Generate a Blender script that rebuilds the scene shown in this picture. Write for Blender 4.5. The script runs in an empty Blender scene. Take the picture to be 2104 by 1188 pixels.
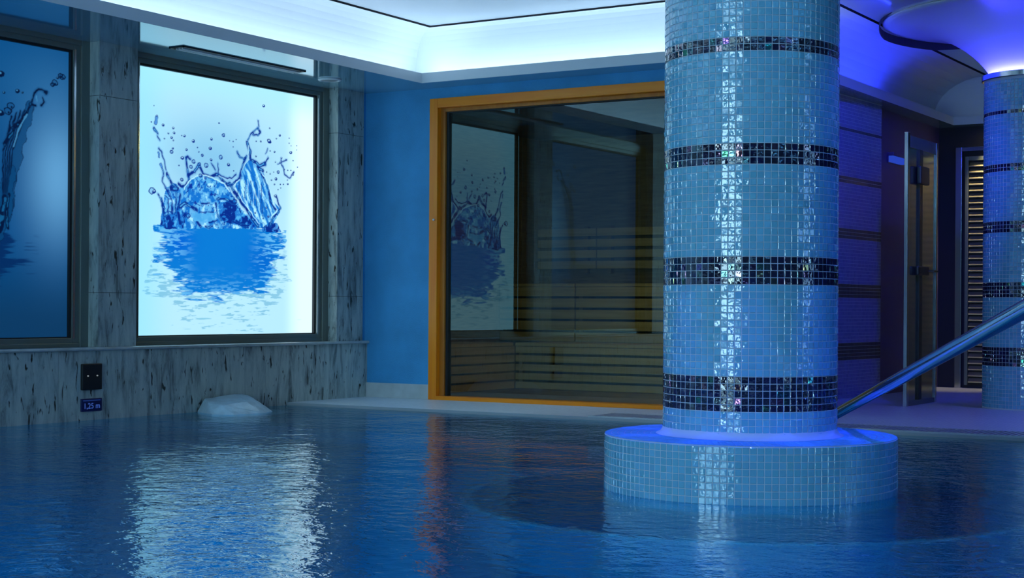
import bpy, math, random
import numpy as np
from mathutils import Vector, Matrix
random.seed(7); rng = np.random.RandomState(5)
col = bpy.context.scene.collection
sc = bpy.context.scene
PI = math.pi

# ------------------------------------------------------------------ helpers
class MB:
    def __init__(s): s.v=[]; s.f=[]; s.m=[]
    def quad(s,a,b,c,d,m=0):
        n=len(s.v); s.v+= [tuple(a),tuple(b),tuple(c),tuple(d)]; s.f.append((n,n+1,n+2,n+3)); s.m.append(m)
    def poly(s,pts,m=0):
        n=len(s.v); s.v+=[tuple(p) for p in pts]; s.f.append(tuple(range(n,n+len(pts)))); s.m.append(m)
    def box(s,x0,x1,y0,y1,z0,z1,m=0,b=0.0):
        # box, with chamfered vertical/horizontal edges when b > 0
        if b<=0:
            n=len(s.v)
            s.v+=[(x0,y0,z0),(x1,y0,z0),(x1,y1,z0),(x0,y1,z0),(x0,y0,z1),(x1,y0,z1),(x1,y1,z1),(x0,y1,z1)]
            for f in ((0,3,2,1),(4,5,6,7),(0,1,5,4),(1,2,6,5),(2,3,7,6),(3,0,4,7)):
                s.f.append(tuple(n+i for i in f)); s.m.append(m)
            return
        import bmesh
        bm=bmesh.new(); bmesh.ops.create_cube(bm,size=1)
        for v in bm.verts:
            v.co=Vector(((x0+x1)/2+v.co.x*(x1-x0),(y0+y1)/2+v.co.y*(y1-y0),(z0+z1)/2+v.co.z*(z1-z0)))
        bmesh.ops.bevel(bm,geom=list(bm.edges),offset=b,segments=2,affect='EDGES',profile=.6)
        n=len(s.v); bm.verts.index_update()
        s.v+=[tuple(v.co) for v in bm.verts]
        for f in bm.faces: s.f.append(tuple(n+v.index for v in f.verts)); s.m.append(m)
        bm.free()
    def tube(s,pts,r,seg=14,m=0,caps=True):
        pts=[Vector(p) for p in pts]; rings=[]
        t0=(pts[1]-pts[0]).normalized()
        nrm=t0.orthogonal().normalized()
        for i,p in enumerate(pts):
            a=pts[max(0,i-1)]; b=pts[min(len(pts)-1,i+1)]
            t=(b-a).normalized(); nrm=(nrm-t*nrm.dot(t)).normalized(); bi=t.cross(nrm)
            n=len(s.v)
            for k in range(seg):
                an=2*PI*k/seg; s.v.append(tuple(p+(nrm*math.cos(an)+bi*math.sin(an))*r))
            rings.append(n)
        for i in range(len(rings)-1):
            for k in range(seg):
                s.f.append((rings[i]+k,rings[i]+(k+1)%seg,rings[i+1]+(k+1)%seg,rings[i+1]+k)); s.m.append(m)
        if caps:
            s.f.append(tuple(rings[0]+k for k in range(seg))[::-1]); s.m.append(m)
            s.f.append(tuple(rings[-1]+k for k in range(seg))); s.m.append(m)
    def lathe(s,prof,cx,cy,seg=96,m=0,cap0=False,cap1=False):
        rings=[]
        for r,z in prof:
            n=len(s.v)
            for k in range(seg):
                a=2*PI*k/seg; s.v.append((cx+r*math.cos(a),cy+r*math.sin(a),z))
            rings.append(n)
        for i in range(len(rings)-1):
            for k in range(seg):
                s.f.append((rings[i]+k,rings[i]+(k+1)%seg,rings[i+1]+(k+1)%seg,rings[i+1]+k)); s.m.append(m)
        if cap0: s.f.append(tuple(rings[0]+k for k in range(seg))[::-1]); s.m.append(m)
        if cap1: s.f.append(tuple(rings[-1]+k for k in range(seg))); s.m.append(m)
    def build(s,name,mats,parent=None,smooth=False,origin=None):
        me=bpy.data.meshes.new(name)
        v=s.v
        if origin: v=[(a-origin[0],b-origin[1],c-origin[2]) for a,b,c in v]
        me.from_pydata(v,[],s.f)
        if not isinstance(mats,(list,tuple)): mats=[mats]
        for m in mats: me.materials.append(m)
        if len(mats)>1: me.polygons.foreach_set('material_index',s.m)
        if smooth:
            me.polygons.foreach_set('use_smooth',[True]*len(me.polygons))
            me.set_sharp_from_angle(angle=math.radians(38))
        me.update()
        o=bpy.data.objects.new(name,me); col.objects.link(o)
        if origin and not parent: o.location=origin
        elif origin: o.location=Vector(origin)-parent.location
        elif parent: o.location=-parent.location
        if parent: o.parent=parent
        return o
def tag(o,label=None,cat=None,group=None,kind=None):
    if label: o['label']=label
    if cat: o['category']=cat
    if group: o['group']=group
    if kind: o['kind']=kind
    return o
def empty(name,loc):
    o=bpy.data.objects.new(name,None); o.empty_display_size=.1; col.objects.link(o); o.location=loc; return o

# ------------------------------------------------------------------ materials
def mat(name):
    m=bpy.data.materials.new(name); m.use_nodes=True
    nt=m.node_tree; nt.nodes.clear(); out=nt.nodes.new('ShaderNodeOutputMaterial'); return m,nt,out
def N(nt,t,**k):
    n=nt.nodes.new(t)
    for a,b in k.items():
        if a.startswith('i_'): n.inputs[a[2:].replace('_',' ')].default_value=b
        else: setattr(n,a,b)
    return n
def princ(name,color,rough=.5,metal=0.,spec=.5,coat=0.,bump=None,bscale=50.,var=0.,vscale=5.,ior=None,stretch=(1,1,1)):
    m,nt,out=mat(name); p=N(nt,'ShaderNodeBsdfPrincipled')
    p.inputs['Base Color'].default_value=(*color,1); p.inputs['Roughness'].default_value=rough
    p.inputs['Metallic'].default_value=metal; p.inputs['Specular IOR Level'].default_value=spec
    p.inputs['Coat Weight'].default_value=coat; p.inputs['Coat Roughness'].default_value=.05
    if ior: p.inputs['IOR'].default_value=ior
    if var or bump:
        tc=N(nt,'ShaderNodeTexCoord'); mp=N(nt,'ShaderNodeMapping'); mp.inputs['Scale'].default_value=stretch
        nt.links.new(tc.outputs['Object'],mp.inputs[0])
    if var:
        n=N(nt,'ShaderNodeTexNoise'); n.inputs['Scale'].default_value=vscale; n.inputs['Detail'].default_value=6
        nt.links.new(mp.outputs[0],n.inputs[0])
        r=N(nt,'ShaderNodeValToRGB'); r.color_ramp.elements[0].position=.3; r.color_ramp.elements[1].position=.7
        r.color_ramp.elements[0].color=tuple(c*(1-var) for c in color)+(1,); r.color_ramp.elements[1].color=tuple(min(1,c*(1+var)) for c in color)+(1,)
        nt.links.new(n.outputs['Fac'],r.inputs[0]); nt.links.new(r.outputs[0],p.inputs['Base Color'])
    if bump:
        n=N(nt,'ShaderNodeTexNoise'); n.inputs['Scale'].default_value=bscale; n.inputs['Detail'].default_value=4
        nt.links.new(mp.outputs[0],n.inputs[0])
        b=N(nt,'ShaderNodeBump'); b.inputs['Strength'].default_value=bump; b.inputs['Distance'].default_value=.01
        nt.links.new(n.outputs['Fac'],b.inputs['Height']); nt.links.new(b.outputs[0],p.inputs['Normal'])
    nt.links.new(p.outputs[0],out.inputs[0]); return m
def emis(name,color,strength):
    m,nt,out=mat(name); e=N(nt,'ShaderNodeEmission'); e.inputs[0].default_value=(*color,1); e.inputs[1].default_value=strength
    nt.links.new(e.outputs[0],out.inputs[0]); return m

def travertine():
    m,nt,out=mat('travertine'); p=N(nt,'ShaderNodeBsdfPrincipled')
    tc=N(nt,'ShaderNodeTexCoord')
    mp=N(nt,'ShaderNodeMapping'); mp.inputs['Scale'].default_value=(8,8,1.6)
    nt.links.new(tc.outputs['Object'],mp.inputs[0])
    n=N(nt,'ShaderNodeTexNoise'); n.inputs['Scale'].default_value=1.6; n.inputs['Detail'].default_value=7; n.inputs['Roughness'].default_value=.68; n.inputs['Distortion'].default_value=.45
    nt.links.new(mp.outputs[0],n.inputs[0])
    r=N(nt,'ShaderNodeValToRGB'); cr=r.color_ramp
    cr.elements[0].position=.34; cr.elements[0].color=(.11,.14,.14,1); cr.elements[1].position=.66; cr.elements[1].color=(.48,.55,.51,1)
    e=cr.elements.new(.5); e.color=(.36,.43,.42,1)
    nt.links.new(n.outputs['Fac'],r.inputs[0])
    # pits: dark elongated holes
    mp2=N(nt,'ShaderNodeMapping'); mp2.inputs['Scale'].default_value=(34,34,8)
    nt.links.new(tc.outputs['Object'],mp2.inputs[0])
    n2=N(nt,'ShaderNodeTexNoise'); n2.inputs['Scale'].default_value=1.; n2.inputs['Detail'].default_value=3; n2.inputs['Distortion'].default_value=.6
    nt.links.new(mp2.outputs[0],n2.inputs[0])
    r2=N(nt,'ShaderNodeValToRGB'); r2.color_ramp.elements[0].position=.625; r2.color_ramp.elements[1].position=.675
    r2.color_ramp.elements[0].color=(0,0,0,1); r2.color_ramp.elements[1].color=(1,1,1,1)
    nt.links.new(n2.outputs['Fac'],r2.inputs[0])
    mx=N(nt,'ShaderNodeMix',data_type='RGBA'); nt.links.new(r2.outputs[0],mx.inputs[0]); nt.links.new(r.outputs[0],mx.inputs[6]); mx.inputs[7].default_value=(.02,.025,.02,1)
    nt.links.new(mx.outputs[2],p.inputs['Base Color'])
    p.inputs['Roughness'].default_value=.38
    b=N(nt,'ShaderNodeBump'); b.inputs['Strength'].default_value=.5; b.inputs['Distance'].default_value=.006; b.invert=True
    nt.links.new(r2.outputs[0],b.inputs['Height']); nt.links.new(b.outputs[0],p.inputs['Normal'])
    nt.links.new(p.outputs[0],out.inputs[0]); return m

def tile_mat(name,rough=.1,bump=.25,bs=55.):
    m,nt,out=mat(name); p=N(nt,'ShaderNodeBsdfPrincipled')
    a=N(nt,'ShaderNodeAttribute'); a.attribute_name='tile'
    nt.links.new(a.outputs['Color'],p.inputs['Base Color'])
    p.inputs['Roughness'].default_value=rough; p.inputs['IOR'].default_value=1.6
    p.inputs['Coat Weight'].default_value=.5; p.inputs['Coat Roughness'].default_value=.06
    mu=N(nt,'ShaderNodeMath',operation='MULTIPLY'); mu.inputs[1].default_value=800.
    nt.links.new(a.outputs['Alpha'],mu.inputs[0]); nt.links.new(mu.outputs[0],p.inputs['Thin Film Thickness'])
    p.inputs['Thin Film IOR'].default_value=2.1
    lt=N(nt,'ShaderNodeMath',operation='GREATER_THAN'); lt.inputs[1].default_value=.05
    mu2=N(nt,'ShaderNodeMath',operation='MULTIPLY'); mu2.inputs[1].default_value=.0
    nt.links.new(a.outputs['Alpha'],lt.inputs[0]); nt.links.new(lt.outputs[0],mu2.inputs[0]); nt.links.new(mu2.outputs[0],p.inputs['Metallic'])
    tc=N(nt,'ShaderNodeTexCoord'); n=N(nt,'ShaderNodeTexNoise'); n.inputs['Scale'].default_value=bs; n.inputs['Detail'].default_value=1
    nt.links.new(tc.outputs['Object'],n.inputs[0]); b=N(nt,'ShaderNodeBump'); b.inputs['Strength'].default_value=bump; b.inputs['Distance'].default_value=.004
    nt.links.new(n.outputs['Fac'],b.inputs['Height']); nt.links.new(b.outputs[0],p.inputs['Normal']); nt.links.new(b.outputs[0],p.inputs['Coat Normal'])
    nt.links.new(p.outputs[0],out.inputs[0]); return m

def mosaic_surface(name,c1,c2,grout,scale=35.6):
    # flat mosaic for pool basin and deck: square grid from object coordinates
    m,nt,out=mat(name); p=N(nt,'ShaderNodeBsdfPrincipled'); tc=N(nt,'ShaderNodeTexCoord')
    mp=N(nt,'ShaderNodeMapping'); mp.inputs['Scale'].default_value=(scale,)*3; nt.links.new(tc.outputs['Object'],mp.inputs[0])
    fr=N(nt,'ShaderNodeVectorMath',operation='FRACTION'); nt.links.new(mp.outputs[0],fr.inputs[0])
    fl=N(nt,'ShaderNodeVectorMath',operation='FLOOR'); nt.links.new(mp.outputs[0],fl.inputs[0])
    wn=N(nt,'ShaderNodeTexWhiteNoise',noise_dimensions='3D'); nt.links.new(fl.outputs[0],wn.inputs[0])
    mix=N(nt,'ShaderNodeMix',data_type='RGBA'); nt.links.new(wn.outputs['Value'],mix.inputs[0]); mix.inputs[6].default_value=(*c1,1); mix.inputs[7].default_value=(*c2,1)
    sp=N(nt,'ShaderNodeSeparateXYZ'); nt.links.new(fr.outputs[0],sp.inputs[0])
    g=[]
    for k in (0,1):
        lt=N(nt,'ShaderNodeMath',operation='LESS_THAN'); lt.inputs[1].default_value=.1; nt.links.new(sp.outputs[k],lt.inputs[0]); g.append(lt)
    mxm=N(nt,'ShaderNodeMath',operation='MAXIMUM'); nt.links.new(g[0].outputs[0],mxm.inputs[0]); nt.links.new(g[1].outputs[0],mxm.inputs[1])
    mix2=N(nt,'ShaderNodeMix',data_type='RGBA'); nt.links.new(mxm.outputs[0],mix2.inputs[0]); nt.links.new(mix.outputs[2],mix2.inputs[6]); mix2.inputs[7].default_value=(*grout,1)
    nt.links.new(mix2.outputs[2],p.inputs['Base Color']); p.inputs['Roughness'].default_value=.35
    nt.links.new(p.outputs[0],out.inputs[0]); return m

def water_mat():
    m,nt,out=mat('pool_water')
    tc=N(nt,'ShaderNodeTexCoord')
    def nz(scale,sx,sy,rot,det):
        mp=N(nt,'ShaderNodeMapping'); mp.inputs['Scale'].default_value=(sx,sy,1); mp.inputs['Rotation'].default_value=(0,0,rot)
        nt.links.new(tc.outputs['Object'],mp.inputs[0]); n=N(nt,'ShaderNodeTexNoise'); n.inputs['Scale'].default_value=scale; n.inputs['Detail'].default_value=det
        n.inputs['Roughness'].default_value=.55; n.inputs['Distortion'].default_value=.4
        nt.links.new(mp.outputs[0],n.inputs[0]); return n
    a=nz(WAVE1,1,1.1,.5,3); b=nz(WAVE2,1,1,.2,1)
    # calm and lively patches of the surface
    c=nz(.5,1,1,0,1); rr=N(nt,'ShaderNodeMapRange'); nt.links.new(c.outputs['Fac'],rr.inputs[0]); rr.inputs[1].default_value=.35; rr.inputs[2].default_value=.65; rr.inputs[3].default_value=.55; rr.inputs[4].default_value=1.25
    b1=N(nt,'ShaderNodeBump'); b1.inputs['Distance'].default_value=1.; nt.links.new(a.outputs['Fac'],b1.inputs['Height'])
    mu=N(nt,'ShaderNodeMath',operation='MULTIPLY'); mu.inputs[1].default_value=AMP1; nt.links.new(rr.outputs[0],mu.inputs[0])
    nt.links.new(mu.outputs[0],b1.inputs['Distance'])
    b2=N(nt,'ShaderNodeBump'); b2.inputs['Distance'].default_value=AMP2; nt.links.new(b.outputs['Fac'],b2.inputs['Height']); nt.links.new(b1.outputs[0],b2.inputs['Normal'])
    g=N(nt,'ShaderNodeBsdfGlossy'); g.inputs['Roughness'].default_value=.02; g.inputs[0].default_value=(.84,.98,1,1)
    r=N(nt,'ShaderNodeBsdfRefraction'); r.inputs['IOR'].default_value=1.33; r.inputs['Roughness'].default_value=0.; r.inputs[0].default_value=(.18,.74,1.,1)
    f=N(nt,'ShaderNodeFresnel'); f.inputs[0].default_value=1.42
    for n in (g,r,f): nt.links.new(b2.outputs[0],n.inputs['Normal'])
    mx=N(nt,'ShaderNodeMixShader'); nt.links.new(f.outputs[0],mx.inputs[0]); nt.links.new(r.outputs[0],mx.inputs[1]); nt.links.new(g.outputs[0],mx.inputs[2])
    nt.links.new(mx.outputs[0],out.inputs[0]); return m
WAVE1=13.; WAVE2=2.6; AMP1=.0065; AMP2=.010

def glass_mat(name,tint,ior,boost=1.):
    m,nt,out=mat(name); t=N(nt,'ShaderNodeBsdfTransparent'); t.inputs[0].default_value=(*tint,1)
    g=N(nt,'ShaderNodeBsdfGlossy'); g.inputs['Roughness'].default_value=0.; g.inputs[0].default_value=(.62,.92,1.,1); f=N(nt,'ShaderNodeFresnel'); f.inputs[0].default_value=ior
    mu=N(nt,'ShaderNodeMath',operation='MULTIPLY',use_clamp=True); mu.inputs[1].default_value=boost; nt.links.new(f.outputs[0],mu.inputs[0])
    mx=N(nt,'ShaderNodeMixShader'); nt.links.new(mu.outputs[0],mx.inputs[0]); nt.links.new(t.outputs[0],mx.inputs[1]); nt.links.new(g.outputs[0],mx.inputs[2])
    nt.links.new(mx.outputs[0],out.inputs[0]); return m

def print_mat(name,strength):
    # backlit frosted pane: printed picture, with any painted lamp glow, in the 'print' attribute glows, glass in front of it shines
    m,nt,out=mat(name); a=N(nt,'ShaderNodeAttribute'); a.attribute_name='print'
    p=N(nt,'ShaderNodeBsdfPrincipled'); p.inputs['Base Color'].default_value=(.005,.012,.02,1); p.inputs['Roughness'].default_value=.4; p.inputs['Specular IOR Level'].default_value=.12
    nt.links.new(a.outputs['Color'],p.inputs['Emission Color']); p.inputs['Emission Strength'].default_value=strength
    nt.links.new(p.outputs[0],out.inputs[0]); return m

def wood(name,c1,c2,scale=1.,axis='x',rough=.4):
    m,nt,out=mat(name); p=N(nt,'ShaderNodeBsdfPrincipled'); tc=N(nt,'ShaderNodeTexCoord'); mp=N(nt,'ShaderNodeMapping')
    s={'x':(1.2,22,22),'y':(22,1.2,22),'z':(22,22,1.2)}[axis]; mp.inputs['Scale'].default_value=[q*scale for q in s]
    nt.links.new(tc.outputs['Object'],mp.inputs[0]); n=N(nt,'ShaderNodeTexNoise'); n.inputs['Scale'].default_value=1.; n.inputs['Detail'].default_value=5; n.inputs['Distortion'].default_value=.5
    nt.links.new(mp.outputs[0],n.inputs[0]); r=N(nt,'ShaderNodeValToRGB'); r.color_ramp.elements[0].position=.3; r.color_ramp.elements[1].position=.7
    r.color_ramp.elements[0].color=(*c1,1); r.color_ramp.elements[1].color=(*c2,1); nt.links.new(n.outputs['Fac'],r.inputs[0]); nt.links.new(r.outputs[0],p.inputs['Base Color'])
    p.inputs['Roughness'].default_value=rough; nt.links.new(p.outputs[0],out.inputs[0]); return m

M={}
M['trav']=travertine()
M['trav_joint']=princ('stone_joint',(.03,.035,.03),.8)
M['ledge']=princ('polished_stone_ledge',(.42,.46,.46),.18,var=.15,vscale=12,coat=.4)
M['bronze']=princ('dark_bronze_frame',(.17,.20,.18),.3,metal=.35)
M['gasket']=princ('black_gasket',(.008,.01,.012),.5)
M['chrome']=princ('brushed_steel',(.55,.58,.60),.16,metal=1.)
M['rail']=princ('polished_steel_rail',(.62,.66,.70),.10,metal=1.)
M['blue_wall']=princ('blue_textured_plaster',(.05,.33,.66),.5,bump=.55,bscale=150,var=.12,vscale=3,spec=.4)
M['dim_wall']=princ('dark_slate_plaster',(.045,.055,.06),.6)
M['plain_dark']=princ('dark_violet_plaster',(.13,.09,.20),.6)
M['near_black']=princ('near_black_plaster',(.02,.02,.03),.7)
M['lacquer']=princ('glossy_stretch_ceiling',(.20,.40,.50),.09,spec=.6,coat=.6)
M['lip']=princ('white_paint_trim',(.62,.68,.72),.4)
M['cove']=princ('white_cove_plaster',(.80,.84,.86),.5)
M['cove_in']=princ('white_stretch_film',(.70,.76,.80),.12,coat=.5)
M['base']=princ('pale_stone_skirting',(.50,.54,.55),.35,var=.1,vscale=10)
M['deck']=mosaic_surface('deck_mosaic',(.66,.72,.78),(.76,.82,.88),(.40,.45,.48),40)
M['basin']=mosaic_surface('pool_mosaic',(.01,.24,.42),(.02,.32,.52),(.06,.30,.42))
M['water']=water_mat()
M['tile']=tile_mat('glass_mosaic_tile',.07,.45)
M['tile_matt']=tile_mat('satin_mosaic_tile',.4,.3,80)
M['tile_top']=tile_mat('matt_top_tile',.6,.1); M['tile_top'].node_tree.nodes['Principled BSDF'].inputs['Coat Weight'].default_value=0; M['tile_top'].node_tree.nodes['Principled BSDF'].inputs['Specular IOR Level'].default_value=.1
M['grout']=princ('pale_grout',(.50,.58,.66),.7)
M['frame_wood']=wood('orange_oak_frame',(.92,.20,.002),(1.,.30,.005),axis='x',rough=.32)
M['frame_wood_v']=wood('orange_oak_upright',(.92,.20,.002),(1.,.30,.005),axis='z',rough=.32)
M['sauna_wood']=wood('sauna_slat_wood',(.30,.22,.09),(.44,.34,.15),axis='x',rough=.6)
M['sauna_wood_y']=wood('sauna_slat_wood_side',(.30,.22,.09),(.44,.34,.15),axis='y',rough=.6)
M['sauna_dark']=princ('sauna_cladding',(.17,.13,.06),.7,var=.25,vscale=6,stretch=(1,1,10))
M['glass']=glass_mat('sauna_glass',(.70,.74,.60),1.5,2.6)
M['black']=princ('black_plastic',(.006,.010,.012),.35)
M['violet_film']=princ('violet_lit_white_film',(.72,.74,.80),.35)

# ------------------------------------------------------------------ mosaic tiles as real geometry
PITCH=.02816
LIGHT=(.155,.45,.63)
def light_col():
    k=random.uniform(.90,1.06); w=random.uniform(-.02,.02)
    return (LIGHT[0]*k+w*.5,LIGHT[1]*k,LIGHT[2]*k+w,0.)
def dark_col():
    if random.random()<.30: return (.012,.012,.05,random.uniform(.25,1.))
    return (.008,.010,random.uniform(.03,.06),0.)
class Tiles:
    def __init__(s): s.v=[]; s.f=[]; s.c=[]
    def add(s,c,n,u,v,su,sv,colr,tilt=.036,h=.0016):
        gap=.0013; su=su/2-gap; sv=sv/2-gap; b=.0016
        tu=random.gauss(0,tilt); tv=random.gauss(0,tilt); k=len(s.v)
        for (a,d) in ((-1,-1),(1,-1),(1,1),(-1,1)):
            s.v.append((c[0]+u[0]*a*su+v[0]*d*sv,c[1]+u[1]*a*su+v[1]*d*sv,c[2]+u[2]*a*su+v[2]*d*sv))
        for (a,d) in ((-1,-1),(1,-1),(1,1),(-1,1)):
            pu=a*(su-b); pv=d*(sv-b); q=h+pu*tu+pv*tv
            s.v.append((c[0]+u[0]*pu+v[0]*pv+n[0]*q,c[1]+u[1]*pu+v[1]*pv+n[1]*q,c[2]+u[2]*pu+v[2]*pv+n[2]*q))
        s.f.append((k+4,k+5,k+6,k+7))
        for i in range(4): j=(i+1)%4; s.f.append((k+i,k+j,k+4+j,k+4+i))
        s.c+=[colr]*8
    def build(s,name,m,parent):
        me=bpy.data.meshes.new(name); me.from_pydata(s.v,[],s.f); me.materials.append(m)
        at=me.color_attributes.new('tile','FLOAT_COLOR','POINT'); at.data.foreach_set('color',np.array(s.c,dtype=np.float32).ravel())
        me.update(); o=bpy.data.objects.new(name,me); col.objects.link(o)
        if parent: o.parent=parent; o.location=-parent.location
        return o
def band_row(i):
    # rows 4-8, 22-25, 39-41, 55-56, 70 are the dark bands (5,4,3,2,1 rows)
    return 4<=i<=8 or 22<=i<=25 or 39<=i<=41 or 55<=i<=56 or i==70
def shaft_tiles(cx,cy,r,z0,z1,rows,first,cols=80):
    T=Tiles(); w=2*PI*r/cols
    for i in range(rows):
        z=z0+(i+.5)*PITCH
        if z+PITCH/2>z1: break
        dk=band_row(i+first)
        for k in range(cols):
            a=2*PI*(k+.5)/cols; n=(math.cos(a),math.sin(a),0); u=(-math.sin(a),math.cos(a),0)
            T.add((cx+n[0]*r,cy+n[1]*r,z),n,u,(0,0,1),w,PITCH,dark_col() if dk else light_col())
    return T
def capital(cx,cy,parent):
    # flared, back-lit trumpet between the shaft and the ceiling
    mb=MB(); pr=[]
    R0,R1,Z0,Z1=.31,1.10,2.50,2.925
    for i in range(17):
        t=i/16.; pr.append((R0+(R1-R0)*t**1.25, Z0+(Z1-Z0)*(1-(1-t)**1.9)))
    pr.append((R1+.010,Z1+.008)); pr.append((R1+.004,2.944))
    mb.lathe(pr,cx,cy,96)
    c=mb.build('flared_capital',M['violet_film'],parent,smooth=True); c['label']='violet glowing flared top'
    rim=MB(); n0=24; A0,A1=math.radians(108),math.radians(222); ro=R1+.03  # dark tapered arc, on one side only, stands in for the shaded gap
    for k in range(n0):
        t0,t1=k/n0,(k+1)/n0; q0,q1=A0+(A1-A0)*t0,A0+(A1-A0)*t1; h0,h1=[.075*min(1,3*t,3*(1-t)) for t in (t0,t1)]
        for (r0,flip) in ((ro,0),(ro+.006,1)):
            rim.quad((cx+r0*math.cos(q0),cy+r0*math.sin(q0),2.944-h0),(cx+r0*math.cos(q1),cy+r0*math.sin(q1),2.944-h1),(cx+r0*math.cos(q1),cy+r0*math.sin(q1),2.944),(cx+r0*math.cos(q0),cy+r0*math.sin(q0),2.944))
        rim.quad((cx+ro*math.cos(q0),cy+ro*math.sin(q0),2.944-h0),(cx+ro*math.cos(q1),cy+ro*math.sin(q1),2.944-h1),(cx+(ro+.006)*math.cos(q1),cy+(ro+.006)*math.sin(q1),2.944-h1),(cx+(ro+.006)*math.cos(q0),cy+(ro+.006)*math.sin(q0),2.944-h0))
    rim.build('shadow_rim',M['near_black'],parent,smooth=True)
    cl=MB(); cl.lathe([(.30,2.47),(.372,2.47),(.378,2.475),(.378,2.512),(.372,2.512),(.372,2.49),(.30,2.49)],cx,cy,80); cl.build('collar',M['chrome'],parent,smooth=True)
    return

E_VIOLET=(.10,.10,1.0)
def led_ring(cx,cy,parent,strength,colr):
    g=MB(); g.lathe([(.335,2.492),(.365,2.492),(.365,2.500),(.335,2.500),(.335,2.492)],cx,cy,64)
    g.build('light_ring',emis('violet_light_ring',colr,strength),parent)

DOWN=[]
# near pillar standing in the pool
px,py=5.10,-4.11; PR=.360
near=empty('mosaic_pillar',(px,py,-.35))
tag(near,'large light blue mosaic pillar with dark bands rising from round plinth in the pool','pillar',kind='thing')
b=MB(); b.lathe([(PR,.2),(PR,2.50)],px,py,80); b.build('grout_shaft',M['grout'],near,smooth=True)
T=shaft_tiles(px,py,PR,.228,2.475,80,0); sh=T.build('mosaic_shaft',M['tile'],near)
# little flare where shaft meets plinth
fl=MB(); fl.lathe([(PR+.0005,.262),(PR+.004,.247),(PR+.014,.235),(PR+.03,.2285)],px,py,80); fl.build('foot_fillet',M['grout'],near,smooth=True)
QR=.605; pl=MB(); pl.lathe([(0.01,.2265),(QR-.004,.2265),(QR,.222),(QR,-1.2)],px,py,135); pl.build('grout_plinth',M['grout'],near,smooth=True)
T=Tiles(); cols=135; w=2*PI*QR/cols
for i in range(16):
    z=.2235-(i+.5)*PITCH
    for k in range(cols):
        a=2*PI*(k+.5)/cols; n=(math.cos(a),math.sin(a),0); T.add((px+n[0]*QR,py+n[1]*QR,z),n,(-n[1],n[0],0),(0,0,1),w,PITCH,light_col(),tilt=.016)
T.build('mosaic_plinth',M['tile'],near); T=Tiles()
for q in range(8):
    r=.385+(q+.5)*.0275; cc=int(2*PI*r/PITCH)
    for k in range(cc):
        a=2*PI*(k+.5)/cc; n=(math.cos(a),math.sin(a),0); T.add((px+n[0]*r,py+n[1]*r,.2268),(0,0,1),(-n[1],n[0],0),(-n[0],-n[1],0),2*PI*r/cc,.0275,light_col(),tilt=.012,h=.001)
T.build('plinth_top',M['tile_top'],near)
for k in range(8):
    an=2*PI*(k+.5)/8; x_,y_=px+.72*math.cos(an),py+.72*math.sin(an); zz_=2.752
    a=MB(); a.lathe([(.034,zz_+.05),(.034,zz_-.004),(.028,zz_-.006),(.0005,zz_-.006)],x_,y_,20); a.build('downlight',[M['chrome']],near,smooth=True)
    DOWN.append((x_,y_,zz_-.02,px+.50*math.cos(an),py+.50*math.sin(an)))
capital(px,py,near); led_ring(px,py,near,16,(.16,.22,1.0))

# far pillar on the deck
qx,qy=4.85,1.81
far=empty('mosaic_pillar',(qx,qy,.02))
tag(far,'smaller-looking distant mosaic pillar on the deck under a violet flared top','pillar',kind='thing')
b=MB(); b.lathe([(PR,.02),(PR,2.50)],qx,qy,80); b.build('grout_shaft',M['grout'],far,smooth=True)
T=shaft_tiles(qx,qy,PR,.228-7*PITCH,2.475,90,-7); T.build('mosaic_shaft',M['tile'],far)
capital(qx,qy,far); led_ring(qx,qy,far,120,(.042,.040,1.0))

# ------------------------------------------------------------------ west wall: travertine dado, ledge, pilasters, windows
SY=-14.0; EX=11.5; NY=4.62
wall_w=empty('wall_west',(0,-5,0)); wall_w['kind']='structure'
def joints_box(mb,x0,x1,y0,y1,z0,z1,zj=(),yj=(),g=.003):
    # stone cladding cut into slabs with thin recessed joints
    zs=[z0]+[z for z in zj if z0<z<z1]+[z1]; ys=[y0]+[y for y in yj if y0<y<y1]+[y1]
    for i in range(len(zs)-1):
        for j in range(len(ys)-1):
            a=ys[j]+(g/2 if j else 0); bq=ys[j+1]-(g/2 if j<len(ys)-2 else 0)
            c=zs[i]+(g/2 if i else 0); d=zs[i+1]-(g/2 if i<len(zs)-2 else 0)
            mb.box(x0,x1,a,bq,c,d,b=.0015)
mb=MB(); mb.box(-.30,-.19,SY,0.0,-1.3,2.62); mb.build('backing_wall',M['near_black'],wall_w)
mb=MB(); mb.box(-.19,-.006,SY,0,-1.3,.452); mb.build('dado_core',M['trav_joint'],wall_w)
mb=MB(); joints_box(mb,-.006,0.0,SY,-.0,-1.3,.452,zj=(),yj=[-13.25+1.0*k for k in range(0,14)]); mb.build('stone_dado',M['trav'],wall_w)
mb=MB()
pr=[(-.19,.452),(.012,.452),(.020,.456),(.023,.464),(.020,.472),(.012,.476),(-.19,.476)]
for i in range(len(pr)):
    a=pr[i]; bq=pr[(i+1)%len(pr)]; mb.quad((a[0],SY,a[1]),(bq[0],SY,bq[1]),(bq[0],.006,bq[1]),(a[0],.006,a[1]))
mb.poly([(a,.006,z) for a,z in pr]); mb.build('stone_ledge',M['ledge'],wall_w)
pil=[(-.375,-.037),(-2.9,-2.557)]+[(-2.9-2.525*k,-2.557-2.525*k) for k in range(1,5)]
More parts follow.
